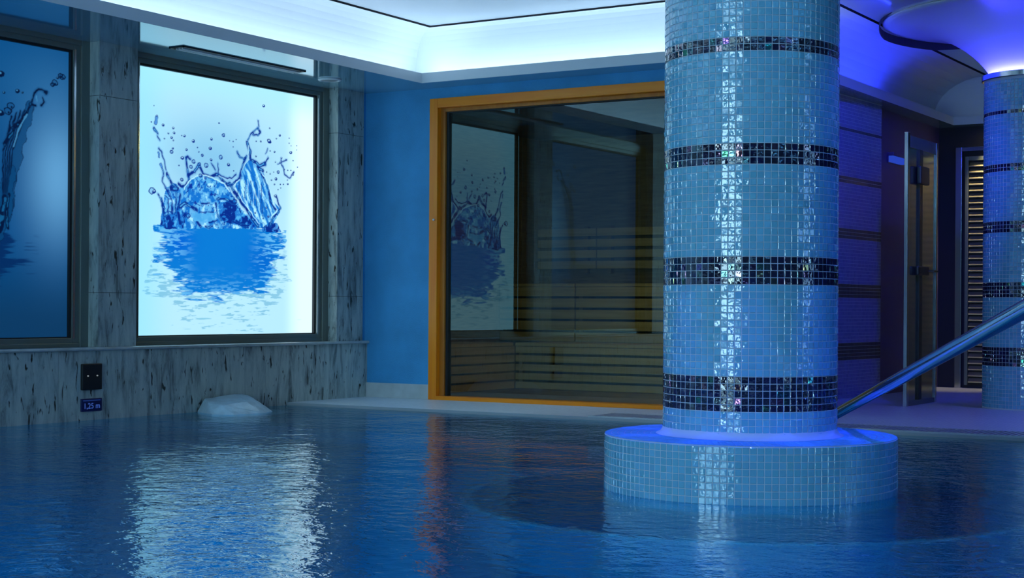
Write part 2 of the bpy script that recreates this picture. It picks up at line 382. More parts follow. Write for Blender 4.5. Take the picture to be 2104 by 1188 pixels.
for i,(a,bq) in enumerate(pil):
    mb=MB(); mb.box(-.186,-.024,a+.004,bq-.004,.476,2.49); 
    mb.build('pilaster_core',M['trav_joint'],wall_w)
    mb=MB(); joints_box(mb,-.188,-.02,a,bq,.476,2.49,zj=(.833,2.130)); mb.build('stone_pilaster',M['trav'],wall_w)
    if i==0:
        mb=MB(); mb.box(-.19,-.028,-.037,.0,.476,2.49); mb.build('corner_fillet',M['blue_wall'],wall_w)

# --- splash prints
SPL2=[["F",0,[[-2.169,1.424],[-2.136,1.581],[-2.058,1.617],[-1.978,1.592],[-1.961,1.605],[-1.889,1.661],[-1.781,1.707],[-1.67,1.69],[-1.557,1.659],[-1.48,1.613],[-1.442,1.57],[-1.344,1.471],[-1.154,1.348],[-1.043,1.354],[-1.043,1.34],[-2.177,1.288],[-2.186,1.374]]],["G",0,[[-1.423,1.63],[-1.356,1.739],[-1.308,1.802],[-1.269,1.845],[-1.169,1.833],[-1.108,1.778],[-1.046,1.656],[-0.984,1.559],[-0.9,1.496],[-0.982,1.397],[-1.023,1.341],[-1.154,1.335],[-1.245,1.437],[-1.364,1.535]]],["D",0,[[-1.603,1.508],[-1.46,1.529],[-1.343,1.458],[-1.225,1.378],[-1.293,1.329],[-1.583,1.38]]],["D",0,[[-2.19,1.377],[-2.065,1.405],[-2.021,1.451],[-1.941,1.399],[-1.953,1.298],[-2.19,1.287]]],["D",0,[[-1.114,1.337],[-1.023,1.395],[-0.941,1.385],[-0.893,1.32],[-1.114,1.31]]],["d",0.0179,[[-2.084,1.584],[-2.022,1.582]]],["d",0.0107,[[-2.021,1.408],[-1.994,1.334]]],["m",0.0119,[[-2.233,2.065],[-2.239,2.025]]],["d",0.0107,[[-2.256,1.98],[-2.221,1.953]]],["d",0.0054,[[-2.225,1.928],[-2.206,1.905]]],["d",0.0048,[[-2.206,1.85],[-2.186,1.833],[-2.151,1.756],[-2.146,1.7]]],["m",0.0084,[[-2.211,1.815],[-2.211,1.788]]],["m",0.0119,[[-2.194,1.734],[-2.185,1.722]]],["d",0.0072,[[-2.18,1.707],[-2.167,1.674]]],["d",0.0078,[[-2.137,1.682],[-2.084,1.612],[-2.04,1.59]]],["d",0.0054,[[-2.163,1.662],[-2.171,1.624],[-2.145,1.583]]],["d",0.006,[[-2.136,1.575],[-2.083,1.491],[-2.074,1.405]]],["d",0.0072,[[-2.031,1.557],[-2.047,1.419]]],["d",0.006,[[-1.991,1.541],[-2.021,1.432]]],["d",0.006,[[-2.179,1.498],[-2.16,1.388]]],["d",0.0072,[[-2.213,1.526],[-2.17,1.467],[-2.147,1.388]]],["d",0.0048,[[-2.118,1.501],[-2.113,1.402]]],["d",0.0084,[[-1.944,1.804],[-1.935,1.742],[-1.916,1.68],[-1.907,1.643]]],["d",0.0107,[[-1.917,1.687],[-1.854,1.71],[-1.818,1.764],[-1.762,1.705],[-1.698,1.69],[-1.633,1.711],[-1.595,1.704],[-1.538,1.657],[-1.481,1.641],[-1.423,1.665],[-1.365,1.722]]],["d",0.0042,[[-1.605,1.794],[-1.605,1.717]]],["d",0.0036,[[-1.68,1.781],[-1.633,1.74]]],["d",0.0084,[[-1.907,1.643],[-1.96,1.595],[-2.014,1.617]]],["d",0.006,[[-1.944,1.804],[-1.918,1.819],[-1.895,1.808]]],["w",0.0036,[[-1.595,1.698],[-1.538,1.696],[-1.5,1.686],[-1.462,1.695],[-1.424,1.711]]],["d",0.0042,[[-1.586,1.705],[-1.538,1.705],[-1.5,1.692],[-1.452,1.702],[-1.414,1.725]]],["w",0.0042,[[-1.96,1.58],[-1.907,1.641],[-1.799,1.702],[-1.67,1.69],[-1.538,1.644],[-1.48,1.6]]],["w",0.0036,[[-1.433,1.642],[-1.365,1.712],[-1.346,1.76]]],["d",0.0119,[[-1.481,1.658],[-1.422,1.591],[-1.364,1.535],[-1.245,1.424],[-1.164,1.355]]],["w",0.0036,[[-1.423,1.617],[-1.344,1.537],[-1.215,1.425],[-1.145,1.369]]],["d",0.0084,[[-1.148,1.775],[-1.046,1.656],[-1.014,1.543],[-0.952,1.48]]],["w",0.0036,[[-1.108,1.752],[-1.046,1.676],[-0.983,1.532]]],["d",0.0072,[[-0.953,1.594],[-0.9,1.503],[-1.003,1.423],[-1.023,1.368]]],["w",0.0036,[[-0.942,1.494],[-1.013,1.429]]],["d",0.0042,[[-1.17,2.156],[-1.162,2.11]]],["d",0.0072,[[-1.171,2.095],[-1.251,2.041],[-1.28,1.999]]],["d",0.0066,[[-1.171,2.089],[-1.141,2.072],[-1.171,2.042],[-1.231,2.037]]],["d",0.0143,[[-1.291,1.971],[-1.259,1.915],[-1.249,1.85]]],["w",0.003,[[-1.27,1.947],[-1.274,1.9]]],["d",0.0084,[[-1.308,1.858],[-1.347,1.789],[-1.365,1.722]]],["d",0.0066,[[-1.396,1.896],[-1.376,1.858],[-1.328,1.843],[-1.298,1.872]]],["d",0.0131,[[-1.229,1.845],[-1.149,1.818],[-1.083,1.837]]],["d",0.006,[[-1.083,1.837],[-1.048,1.886]]],["d",0.003,[[-1.059,1.953],[-1.079,1.911]]],["d",0.0048,[[-0.877,1.826],[-0.861,1.773],[-0.798,1.747],[-0.745,1.789]]],["d",0.0119,[[-1.169,1.803],[-1.108,1.781]]],["d",0.0042,[[-0.904,1.899],[-0.893,1.852],[-0.872,1.82]]],["d",0.0036,[[-0.945,1.841],[-0.904,1.858],[-0.841,1.884]]],["d",0.0107,[[-1.995,1.453],[-1.942,1.487],[-1.906,1.464],[-1.824,1.437]]],["d",0.0036,[[-1.797,1.429],[-1.732,1.43]]],["d",0.003,[[-1.714,1.431],[-1.649,1.434]]],["d",0.0048,[[-1.779,1.491],[-1.696,1.496]]],["d",0.0084,[[-1.612,1.533],[-1.537,1.544],[-1.48,1.528],[-1.422,1.512]]],["d",0.0072,[[-1.631,1.5],[-1.611,1.417],[-1.573,1.38]]],["d",0.0084,[[-1.823,1.355],[-1.786,1.319]]],["d",0.0084,[[-1.731,1.321],[-1.657,1.325]]],["d",0.0048,[[-1.704,1.354],[-1.611,1.372]]],["d",0.006,[[-1.44,1.374],[-1.352,1.346],[-1.264,1.356]]],["C",0,[[-1.869,1.416],[-1.63,1.429],[-1.63,1.377],[-1.759,1.352],[-1.86,1.366]]],["m",0.0024,[[-1.365,1.719],[-1.393,1.579]]],["w",0.0024,[[-1.336,1.713],[-1.358,1.562]]],["m",0.0024,[[-1.307,1.708],[-1.323,1.544]]],["w",0.0024,[[-1.277,1.702],[-1.287,1.527]]],["m",0.0024,[[-1.247,1.696],[-1.252,1.509]]],["w",0.0024,[[-1.218,1.69],[-1.216,1.491]]],["m",0.0024,[[-1.188,1.684],[-1.18,1.474]]],["w",0.0024,[[-1.157,1.679],[-1.143,1.456]]],["m",0.0024,[[-1.127,1.673],[-1.107,1.437]]],["b",0.0107,[[-1.106,2.271]]],["b",0.006,[[-1.599,2.088]]],["b",0.006,[[-1.035,2.108]]],["b",0.0119,[[-1.867,1.932]]],["b",0.0096,[[-1.677,1.964]]],["b",0.0119,[[-1.69,1.895]]],["b",0.0096,[[-1.68,1.813]]],["b",0.0119,[[-1.493,1.793]]],["b",0.0119,[[-1.976,1.801]]],["b",0.0084,[[-1.936,1.864]]],["b",0.0096,[[-2.17,2.016]]],["b",0.0048,[[-2.286,2.026]]],["b",0.0084,[[-2.07,2.005]]],["b",0.0084,[[-2.061,1.972]]],["b",0.006,[[-2.118,1.963]]],["b",0.0084,[[-2.087,1.935]]],["b",0.006,[[-2.069,1.918]]],["b",0.0072,[[-2.073,1.861]]],["b",0.0096,[[-1.959,1.96]]],["b",0.0042,[[-1.986,1.96]]],["b",0.0048,[[-1.824,1.89]]],["b",0.006,[[-1.81,1.86]]],["b",0.0036,[[-1.484,1.97]]],["b",0.0048,[[-1.445,1.969]]],["b",0.0036,[[-1.412,1.986]]],["b",0.0048,[[-1.19,1.994]]],["b",0.0072,[[-1.137,1.998]]],["b",0.0179,[[-1.039,2.008]]],["b",0.006,[[-0.957,2.036]]],["b",0.0084,[[-0.916,2.065]]],["b",0.0048,[[-0.806,2.054]]],["b",0.0042,[[-0.806,2.015]]],["b",0.0036,[[-0.782,1.997]]],["b",0.0119,[[-0.784,1.943]]],["b",0.0036,[[-0.715,2.004]]],["b",0.0036,[[-0.715,1.97]]],["b",0.0072,[[-0.977,1.933]]],["b",0.0048,[[-1.028,1.935]]],["b",0.0054,[[-0.966,1.856]]],["b",0.0072,[[-0.894,1.893]]],["b",0.0084,[[-0.904,1.858]]],["b",0.0072,[[-0.862,1.807]]],["b",0.0048,[[-0.82,1.804]]],["b",0.0048,[[-0.783,1.806]]],["b",0.0042,[[-0.703,1.837]]],["b",0.006,[[-1.027,1.761]]],["b",0.0119,[[-0.959,1.725]]],["b",0.006,[[-1.011,1.715]]],["b",0.006,[[-0.975,1.684]]],["b",0.0072,[[-0.756,1.774]]],["b",0.006,[[-0.824,1.728]]],["b",0.0072,[[-0.818,1.698]]],["b",0.0048,[[-0.907,1.688]]],["b",0.0048,[[-0.871,1.691]]],["b",0.0048,[[-0.757,1.884]]],["b",0.0072,[[-1.189,1.881]]],["b",0.0048,[[-1.438,1.752]]],["b",0.0036,[[-1.445,1.928]]],["b",0.0048,[[-2.011,1.745]]],["b",0.0072,[[-2.231,2.075]]],["b",0.0036,[[-2.261,2.142]]],["b",0.0054,[[-2.156,1.922]]],["b",0.0048,[[-0.841,1.884]]],["b",0.0054,[[-1.067,1.771]]],["b",0.0042,[[-0.986,1.777]]],["b",0.0048,[[-0.933,1.646]]],["b",0.0036,[[-0.902,1.661]]],["b",0.0048,[[-1.221,2.051]]],["r",0.0131,[[-1.551,2.005]]],["r",0.0155,[[-1.577,1.841]]],["r",0.0167,[[-1.731,1.768]]],["r",0.0149,[[-1.863,1.785]]],["r",0.0119,[[-2.086,1.835]]],["r",0.0096,[[-1.773,1.838]]],["r",0.0119,[[-0.934,1.781]]],["r",0.0119,[[-1.983,1.647]]],["r",0.0131,[[-1.89,1.745]]],["r",0.0131,[[-1.804,1.771]]],["r",0.0155,[[-1.79,1.69]]],["r",0.0251,[[-2.273,1.547]]],["r",0.0179,[[-1.422,1.525]]],["r",0.0179,[[-1.914,1.394]]],["b",0.0131,[[-2.252,1.545]]],["b",0.0107,[[-0.963,1.594]]],["b",0.0072,[[-1.07,1.5]]],["b",0.0048,[[-1.105,1.414]]],["b",0.0072,[[-1.195,1.453]]],["b",0.0084,[[-1.044,1.434]]]]
SPL1=[["m",0.04,[[-3.354,2.003],[-3.419,1.848],[-3.476,1.658],[-3.512,1.441],[-3.557,1.256]]],["m",0.055,[[-3.513,1.564],[-3.557,1.347],[-3.605,1.193]]],["d",0.006,[[-3.362,2.002],[-3.431,1.872],[-3.491,1.718],[-3.535,1.44]]],["d",0.006,[[-3.397,1.986],[-3.458,1.85],[-3.511,1.717],[-3.543,1.412]]],["d",0.006,[[-3.432,1.97],[-3.485,1.829],[-3.53,1.715],[-3.55,1.384]]],["d",0.006,[[-3.466,1.954],[-3.511,1.808],[-3.549,1.713],[-3.557,1.356]]],["d",0.006,[[-3.501,1.938],[-3.538,1.787],[-3.568,1.712],[-3.565,1.328]]],["d",0.012,[[-3.346,2.017],[-3.408,1.936],[-3.477,1.867],[-3.553,1.756]]],["w",0.006,[[-3.381,1.96],[-3.439,1.871],[-3.484,1.75]]],["d",0.006,[[-3.338,2.03],[-3.323,2.106],[-3.284,2.136],[-3.219,2.125]]],["d",0.01,[[-3.235,2.123],[-3.223,2.112]]],["d",0.009,[[-3.354,2.022],[-3.314,2.023]]],["d",0.006,[[-3.267,2.032],[-3.235,2.06],[-3.251,2.084]]],["w",0.006,[[-3.307,2.089],[-3.299,2.053]]],["r",0.02,[[-3.09,2.236]]],["r",0.016,[[-3.106,2.243]]],["r",0.02,[[-3.155,2.189]]],["r",0.014,[[-3.171,2.175]]],["b",0.008,[[-3.131,2.224]]],["r",0.024,[[-3.509,2.001]]],["r",0.024,[[-3.532,1.965]]],["b",0.02,[[-3.585,1.947]]],["b",0.014,[[-3.456,2.099]]],["b",0.008,[[-3.417,2.095]]],["b",0.02,[[-3.587,2.19]]],["b",0.008,[[-3.563,2.077]]],["r",0.01,[[-3.493,1.862]]],["d",0.03,[[-3.55,1.408],[-3.587,1.224]]],["d",0.012,[[-3.52,1.441],[-3.542,1.317],[-3.518,1.227]]]]
def vnoise(Y,Z,sy,sz,seed,oct=3):
    r=np.random.RandomState(seed); tot=np.zeros_like(Y); amp=1.; nrm=0
    for o in range(oct):
        g=r.rand(64,64); a=Y/sy*2**o+17.3*o+100; b=Z/sz*2**o+9.1*o+100
        i=np.floor(a).astype(int); j=np.floor(b).astype(int); fa=a-i; fb=b-j; fa=fa*fa*(3-2*fa); fb=fb*fb*(3-2*fb)
        g00=g[i%64,j%64]; g10=g[(i+1)%64,j%64]; g01=g[i%64,(j+1)%64]; g11=g[(i+1)%64,(j+1)%64]
        tot+=amp*((g00*(1-fa)+g10*fa)*(1-fb)+(g01*(1-fa)+g11*fa)*fb); nrm+=amp; amp*=.55
    return tot/nrm
def sm(x,a,b):
    t=np.clip((x-a)/(b-a),0,1); return t*t*(3-2*t)
def lin(c): return np.array([ (v/255./12.92 if v/255.<.04045 else ((v/255.+.055)/1.055)**2.4) for v in c])
def pdist(Y,Z,pts):
    d=np.full(Y.shape,9.)
    if len(pts)==1: return np.hypot(Y-pts[0][0],Z-pts[0][1])
    for (a,b),(c,e) in zip(pts[:-1],pts[1:]):
        vx,vy=c-a,e-b; t=np.clip(((Y-a)*vx+(Z-b)*vy)/(vx*vx+vy*vy+1e-9),0,1); d=np.minimum(d,np.hypot(Y-a-t*vx,Z-b-t*vy))
    return d
def inpoly(Y,Z,pts):
    r=np.zeros(Y.shape,bool); n=len(pts)
    for i in range(n):
        (a,b),(c,e)=pts[i],pts[(i+1)%n]
        if b==e: continue
        r^=((b>Z)!=(e>Z))&(Y<(c-a)*(Z-b)/(e-b)+a)
    return r
def blend(C,m,c): C[:]=C*(1-m[...,None])+np.asarray(c)*m[...,None]
def paint(Y,Z,C,strokes,pal,wob=.012):
    Yw=Y+wob*(vnoise(Y,Z,.05,.05,3)-.5)*2; Zw=Z+wob*(vnoise(Y,Z,.05,.05,4)-.5)*2
    tex=vnoise(Yw,Zw,.034,.038,11,4); fil=np.abs(vnoise(Yw,Zw,.075,.08,12,3)-.5); dg=vnoise(Yw+Zw*.55,Zw-Yw*.3,.022,.13,13,3)
    for k,r,pts in strokes:
        if k in 'FGDC':
            ins=inpoly(Yw,Zw,pts).astype(float)
            if k=='F':
                blend(C,ins*.85,pal['cyan']); blend(C,ins*sm(tex,.5,.62),pal['mid']); blend(C,ins*(1-sm(fil,.008,.028)),pal['dark']*1.3); blend(C,ins*sm(-tex,-.36,-.3)*.7,pal['white'])
            if k=='G':
                blend(C,ins*.85,pal['cyan']); blend(C,ins*sm(dg,.48,.56),pal['mid']); blend(C,ins*sm(-dg,-.40,-.33)*.75,pal['white']); blend(C,ins*(1-sm(fil,.005,.018))*.6,pal['dark'])
            if k=='D':
                blend(C,ins*.9,pal['mid']); blend(C,ins*sm(tex,.46,.54),pal['dark']); blend(C,ins*sm(-tex,-.38,-.32),pal['cyan'])
            if k=='C': blend(C,ins*.8,pal['cyan'])
            continue
        ys=[p[0] for p in pts]; zs=[p[1] for p in pts]; R=r*1.6+.03
        s=(slice(max(0,int((min(zs)-R-Z[0,0])/dZ)),max(0,int((max(zs)+R-Z[0,0])/dZ))+1),slice(max(0,int((min(ys)-R-Y[0,0])/dY)),max(0,int((max(ys)+R-Y[0,0])/dY)+1)))
        if Y[s].size==0: continue
        c=C[s]; e=.0035
        if len(pts)>1:
            d=pdist(Yw[s]*1.0,Zw[s],pts); rr=r*(.55+.9*vnoise(Y[s],Z[s],.06,.06,21,2))
            mk=1-sm(d,rr-e,rr+e)
            if k=='d':
                blend(c,(1-sm(d,rr+.004,rr+.012))*.35,pal['mid'])
                blend(c,mk,pal['dark']); 
                if r>.006: blend(c,(1-sm(d,rr*.25,rr*.5))*sm(vnoise(Y[s],Z[s],.03,.03,22,2),.5,.6)*.8,pal['cyan'])
            elif k=='m': blend(c,mk*.8,pal['mid']); blend(c,(1-sm(np.abs(d-rr),.001,.004))*.7,pal['dark'])
            else: blend(c,mk*.9,pal['white'])
        else:
            y0,z0=pts[0]; rr=r*(1+.5*(vnoise(Y[s],Z[s],.02,.02,23,2)-.5))
            d=np.hypot((Y[s]-y0)*.75,Z[s]-z0)
            if k=='b':
                blend(c,1-sm(d,rr-.002,rr+.003),pal['dark'])
                if r>.005: blend(c,1-sm(np.hypot((Y[s]-y0+r*.25)*.8,Z[s]-z0-r*.3),r*.2,r*.5),pal['white'])
            else:
                blend(c,(1-sm(d,rr-.002,rr+.003))*.35,pal['mid']); blend(c,(1-sm(np.abs(d-rr*.85),.0015,.0045)),pal['dark'])
                blend(c,(1-sm(np.hypot(Y[s]-y0-r*.3,Z[s]-z0+r*.35),r*.2,r*.45)),pal['dark'])
        C[s]=c
dY,dZ=.0060,.0036
def pane(name,y0,y1,z0,z1,painter,m,parent,x=-.16):
    ny=int(round((y1-y0)/dY))+1; nz=int(round((z1-z0)/dZ))+1
    yy=np.linspace(y0,y1,ny); zz=np.linspace(z0,z1,nz); Y,Z=np.meshgrid(yy,zz); C=painter(Y,Z)
    co=np.stack([np.full(Y.shape,x),Y,Z],-1).reshape(-1,3).astype(np.float32)
    idx=np.arange(ny*nz).reshape(nz,ny); q=np.stack([idx[:-1,:-1],idx[:-1,1:],idx[1:,1:],idx[1:,:-1]],-1).reshape(-1,4)
    me=bpy.data.meshes.new(name); me.vertices.add(len(co)); me.vertices.foreach_set('co',(co-np.array(parent.location,dtype=np.float32)).ravel())
    me.loops.add(q.size); me.loops.foreach_set('vertex_index',q.ravel().astype(np.int32)); me.polygons.add(len(q)); me.polygons.foreach_set('loop_start',(np.arange(len(q))*4).astype(np.int32))
    me.update(calc_edges=True); me.validate()
    at=me.color_attributes.new('print','FLOAT_COLOR','POINT'); at.data.foreach_set('color',np.concatenate([C,np.ones(C.shape[:2]+(1,))],-1).astype(np.float32).ravel())
    me.materials.append(m); o=bpy.data.objects.new(name,me); col.objects.link(o); o.parent=parent; return o
def paint_bright(Y,Z):
    C=np.zeros(Y.shape+(3,)); C[:]=lin((156,200,216))
    u=(Y+2.43)/1.93
    g=np.exp(-(((u-.40)/.33)**2+((Z-1.80)/.36)**2)); blend(C,g*.85,lin((104,164,200)))
    blend(C,sm(-u,-.22,0)*.5*np.ones_like(Z),lin((112,196,226))); blend(C,sm(u,.80,.93),lin((196,226,240)))
    blend(C,sm(Z,2.15,2.4)*.5,lin((140,206,236)))
    pal=dict(white=lin((160,214,236)),cyan=lin((66,150,204)),mid=lin((14,98,180)),dark=lin((4,36,120)))
    # printed pool under the splash
    top=1.315+.018*(Y+1.5)
    rip=vnoise(Y,Z,.16,.022,31,4); rip2=vnoise(Y,Z,.07,.012,32,3)
    ctr=-1.545; hw=.70+.12*sm(-Z,-1.1,-.8)
    e=np.abs(Y-ctr)/hw; dep=(top-Z)/.74
    dens=1.25-sm(e,.45,1.0)*.75-sm(dep,.18,1.0)*1.15-sm(e,1.0,1.12)*2.-sm(dep,.45,1.0)*.2
    mask=sm(dens-rip*.95+ (rip2-.5)*.25,-.02,.12)*(Z<top+.012)*sm(-np.abs(Y-ctr),-1.05,-.9)
    blend(C,np.clip(mask,0,1),lin((6,104,182)))
    blend(C,mask*np.exp(-(((Y+2.0)/.14)**2+((Z-1.2)/.09)**2))*.7,lin((0,78,184))); blend(C,mask*np.exp(-(((Y+1.08)/.22)**2+((Z-1.1)/.14)**2))*.7,lin((0,84,178)))
    lt=sm(rip2,.52,.62)*mask*np.clip(sm(e,.35,.8)+sm(dep,.35,.8),0,1); blend(C,lt*.75,lin((96,172,214)))
    far_=sm(dens-rip*.95+.42+(rip2-.5)*.5,-.02,.10)*(Z<top)*(1-mask)*sm(-np.abs(Y-ctr),-1.0,-.75)*sm(dep,.12,.3); blend(C,np.clip(far_,0,1)*sm(rip2,.5,.62)*.55,lin((60,140,175)))
    s3=sm(vnoise(Y,Z,.22,.016,41,2),.80,.88)*(Z<.95)*(Z>.58); blend(C,s3*.6,lin((70,150,180)))
    paint(Y,Z,C,SPL2,pal); return C
def paint_dim(Y,Z):
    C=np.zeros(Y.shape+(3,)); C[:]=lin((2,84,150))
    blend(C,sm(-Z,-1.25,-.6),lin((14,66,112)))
    blend(C,.95*np.exp(-(((Y+3.12)/.26)**2+((Z-1.58)/.42)**2)),lin((110,184,240))); blend(C,0.30*np.exp(-(((Y+3.25)/.5)**2+((Z-2.15)/.3)**2)),lin((60,140,200)))  # first blob: lamp glow behind the pane, painted into the colour
    pal=dict(white=lin((70,150,205)),cyan=lin((20,110,170)),mid=lin((6,74,130)),dark=lin((2,22,66)))
    rip=vnoise(Y,Z,.2,.022,51,4); rip2=vnoise(Y,Z,.08,.012,52,3)
    e=np.abs(Y+4.15)/.62; dep=(1.20-Z)/.62
    mask=sm(1.2-sm(e,.6,1.2)*.7-sm(dep,.1,1)*1.05-rip*.9,-.02,.14)*(Z<1.2)*sm(-e,-1.45,-1.2); blend(C,np.clip(mask,0,1)*.9,lin((2,44,104)))
    blend(C,sm(rip2,.55,.65)*mask*sm(dep,.3,.6)*.5,lin((30,100,140)))
    paint(Y,Z,C,SPL1,pal)
    return C
def window(n,ya,yb,painter,m,label_note=None):
    # ya..yb clear opening between pilasters
    w=empty('window_%d'%n,(-.15,(ya+yb)/2,.476)); w['kind']='structure'
    fw=.122
    mb=MB()
    # outer frame: top, bottom, sides with stepped inner bead
    mb.box(-.186,-.125,ya,ya+fw,.476,2.49,b=.003); mb.box(-.186,-.125,yb-fw,yb,.476,2.49,b=.003)
    mb.box(-.186,-.125,ya+fw,yb-fw,2.418,2.49,b=.003); mb.box(-.186,-.125,ya+fw,yb-fw,.476,.534,b=.003)
    mb.box(-.125,-.108,ya,ya+.07,.476,2.49,b=.003); mb.box(-.125,-.108,yb-.07,yb,.476,2.49,b=.003)
    mb.box(-.125,-.108,ya+.07,yb-.07,2.452,2.49,b=.003); mb.box(-.125,-.112,ya+.07,yb-.07,.476,.500,b=.003)
    mb.build('window_frame',M['bronze'],w)
    mb=MB(); t=.016
    for (a,bq,c,d) in ((ya+fw,ya+fw+t,.534,2.418),(yb-fw-t,yb-fw,.534,2.418),(ya+fw+t,yb-fw-t,2.402,2.418),(ya+fw+t,yb-fw-t,.534,.542)):
        mb.box(-.175,-.138,a,bq,c,d)
    mb.build('gasket',M['gasket'],w)
    mb=MB(); t2=.008
    for (a,bq,c,d) in ((ya+fw-t2,ya+fw,.530,2.422),(yb-fw,yb-fw+t2*2,.530,2.422)): mb.box(-.125,-.121,a,bq,c,d)
    mb.build('bright_bead',M['chrome'],w)
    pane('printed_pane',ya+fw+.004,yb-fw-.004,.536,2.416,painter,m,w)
    return w
W_EM=1.5
wb=print_mat('bright_backlit_print',W_EM); wd=print_mat('dim_backlit_print',.75)
w2=window(2,-2.557,-.375,paint_bright,wb); w2['label']='brightly backlit window printed with a blue water splash'
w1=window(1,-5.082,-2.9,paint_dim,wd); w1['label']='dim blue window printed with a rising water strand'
def paint_plain(Y,Z):
    C=np.zeros(Y.shape+(3,)); C[:]=lin((120,190,230)); return C
_d=(dY,dZ); dY,dZ=.2,.2
for k in range(2,4):
    window(k+1,-5.082-2.525*(k-1),-2.9-2.525*(k-1),paint_plain,wd)
dY,dZ=_d

# ------------------------------------------------------------------ north wall with the sauna front
FX0,FX1,FZ0,FZ1=.627,3.30,.02,2.397
wall_n=empty('wall_north',(1.5,.05,0)); wall_n['kind']='structure'
mb=MB(); mb.box(-.2,FX0+.02,0,.10,-1.3,2.62); mb.box(FX1-.02,3.55,0,.10,-1.3,2.62); mb.box(FX0+.02,FX1-.02,0,.10,FZ1-.02,2.62)
mb.build('blue_plaster_wall',M['blue_wall'],wall_n)
bb=MB(); bb.box(.0,FX0,-.014,.0,.02,.136,b=.002); o=bb.build('baseboard_north',M['base']); o['kind']='structure'
sw=empty('window_5',(FX0,-.01,.02)); sw['kind']='structure'; sw['label']='orange wooden framed glass front of the sauna'
mb=MB(); fw=.076
mb.box(FX0,FX0+fw,-.035,.10,FZ0,FZ1,b=.004); mb.box(FX1-fw,FX1,-.035,.10,FZ0,FZ1,b=.004)
u=mb.build('frame_upright',M['frame_wood_v'],sw)
mb=MB(); mb.box(FX0+fw,FX1-fw,-.035,.10,FZ1-.074,FZ1,b=.004); mb.box(FX0+fw,FX1-fw,-.035,.10,FZ0,FZ0+.03,b=.003); mb.build('frame_rail',M['frame_wood'],sw)
mb=MB()
mb.box(FX0+fw,FX0+fw+.045,.01,.09,FZ0+.03,FZ1-.074,b=.003); mb.box(FX1-fw-.045,FX1-fw,.01,.09,FZ0+.03,FZ1-.074,b=.003)
mb.box(FX0+fw+.045,FX1-fw-.045,.01,.09,FZ1-.074-.03,FZ1-.074,b=.003); mb.build('inner_bead',wood('dark_oak_bead',(.40,.11,.005),(.55,.18,.01),axis='z'),sw)
mb=MB(); mb.box(FX0+fw+.045,FX0+fw+.066,.03,.08,FZ0+.03,FZ1-.104); mb.box(FX0+fw+.066,FX1-fw-.045,.03,.08,FZ1-.112,FZ1-.104); mb.build('glass_gasket',M['gasket'],sw)
mb=MB(); mb.quad((FX0+fw+.05,.05,FZ0+.03),(FX1-fw-.05,.05,FZ0+.03),(FX1-fw-.05,.05,FZ1-.106),(FX0+fw+.05,.05,FZ1-.106)); mb.build('glass_pane',M['glass'],sw)
mb=MB(); mb.tube([(.676,-.035,1.441),(.676,-.047,1.441)],.008,12); mb.build('white_stud',M['lip'],sw,smooth=True)

# sauna interior
s_room=MB(); s_room.box(-.08,0.0,.10,2.82,-.02,2.45); s_room.box(0,3.22,2.74,2.82,-.02,2.45); s_room.box(3.14,3.22,.10,2.74,-.02,2.45); s_room.box(-.08,3.22,.10,2.82,2.36,2.42)
o=s_room.build('wall_sauna',M['sauna_dark']); o['kind']='structure'
o=MB(); o.box(0,3.14,.10,2.74,-.04,.045); o=o.build('floor_sauna',M['sauna_dark']); o['kind']='structure'
def slat_front(mb,x0,x1,y,z0,z1,n,t=.022,gap=.020):
    h=(z1-z0+gap)/n-gap
    for i in range(n):
        z=z0+i*(h+gap); mb.box(x0,x1,y,y+t,z,z+h,b=.003)
def slat_seat(mb,x0,x1,y0,y1,z,n,gap=.012,t=.028):
    h=(y1-y0+gap)/n-gap
    for i in range(n):
        y=y0+i*(h+gap); mb.box(x0,x1,y,y+h,z-t,z,b=.003)
def bench(label,x0,x1,y0,y1,z0,z1,n,m,ns=6):
    e=empty('sauna_bench',((x0+x1)/2,(y0+y1)/2,z0)); tag(e,label,'bench','wooden sauna benches')
    a=MB(); slat_front(a,x0,x1,y0+.004,z0,z1-.032,n); a.build('slatted_front',m,e)
    a=MB(); slat_seat(a,x0,x1,y0,y1,z1,ns); a.build('slatted_seat',m,e)
    a=MB(); a.box(x0+.02,x0+.06,y0+.03,y1-.02,z0,z1-.03); a.build('bench_frame',M['sauna_dark'],e); a=MB(); a.box(x1-.06,x1-.02,y0+.03,y1-.02,z0,z1-.03); a.build('bench_frame',M['sauna_dark'],e)
    return e
bench('long lower sauna bench facing the glass with horizontal slats',.552,3.13,1.40,1.99,.05,.447,5,M['sauna_wood'])
bench('upper sauna bench, shorter section beside the window reflection',.01,.80,2.00,2.60,.45,.97,5,M['sauna_wood'])
bench('upper sauna bench, long section behind the mosaic pillar side',.812,3.13,2.00,2.60,.45,.97,5,M['sauna_wood'])
e=empty('sauna_bench',(.28,.76,.045)); tag(e,'low side bench running along the sauna end wall beside the frame','bench','wooden sauna benches')
a=MB()
for i in range(5):
    h=(.415-.05+.016)/5-.016; z=.05+i*(h+.016); a.box(.526,.548,.14,1.40,z,z+h,b=.003)
a.build('slatted_front',M['sauna_wood_y'],e)
a=MB()
for i in range(6):
    x=.01+i*.089; a.box(x,x+.078,.14,1.40,.419,.447,b=.003)
a.build('slatted_seat',M['sauna_wood_y'],e)
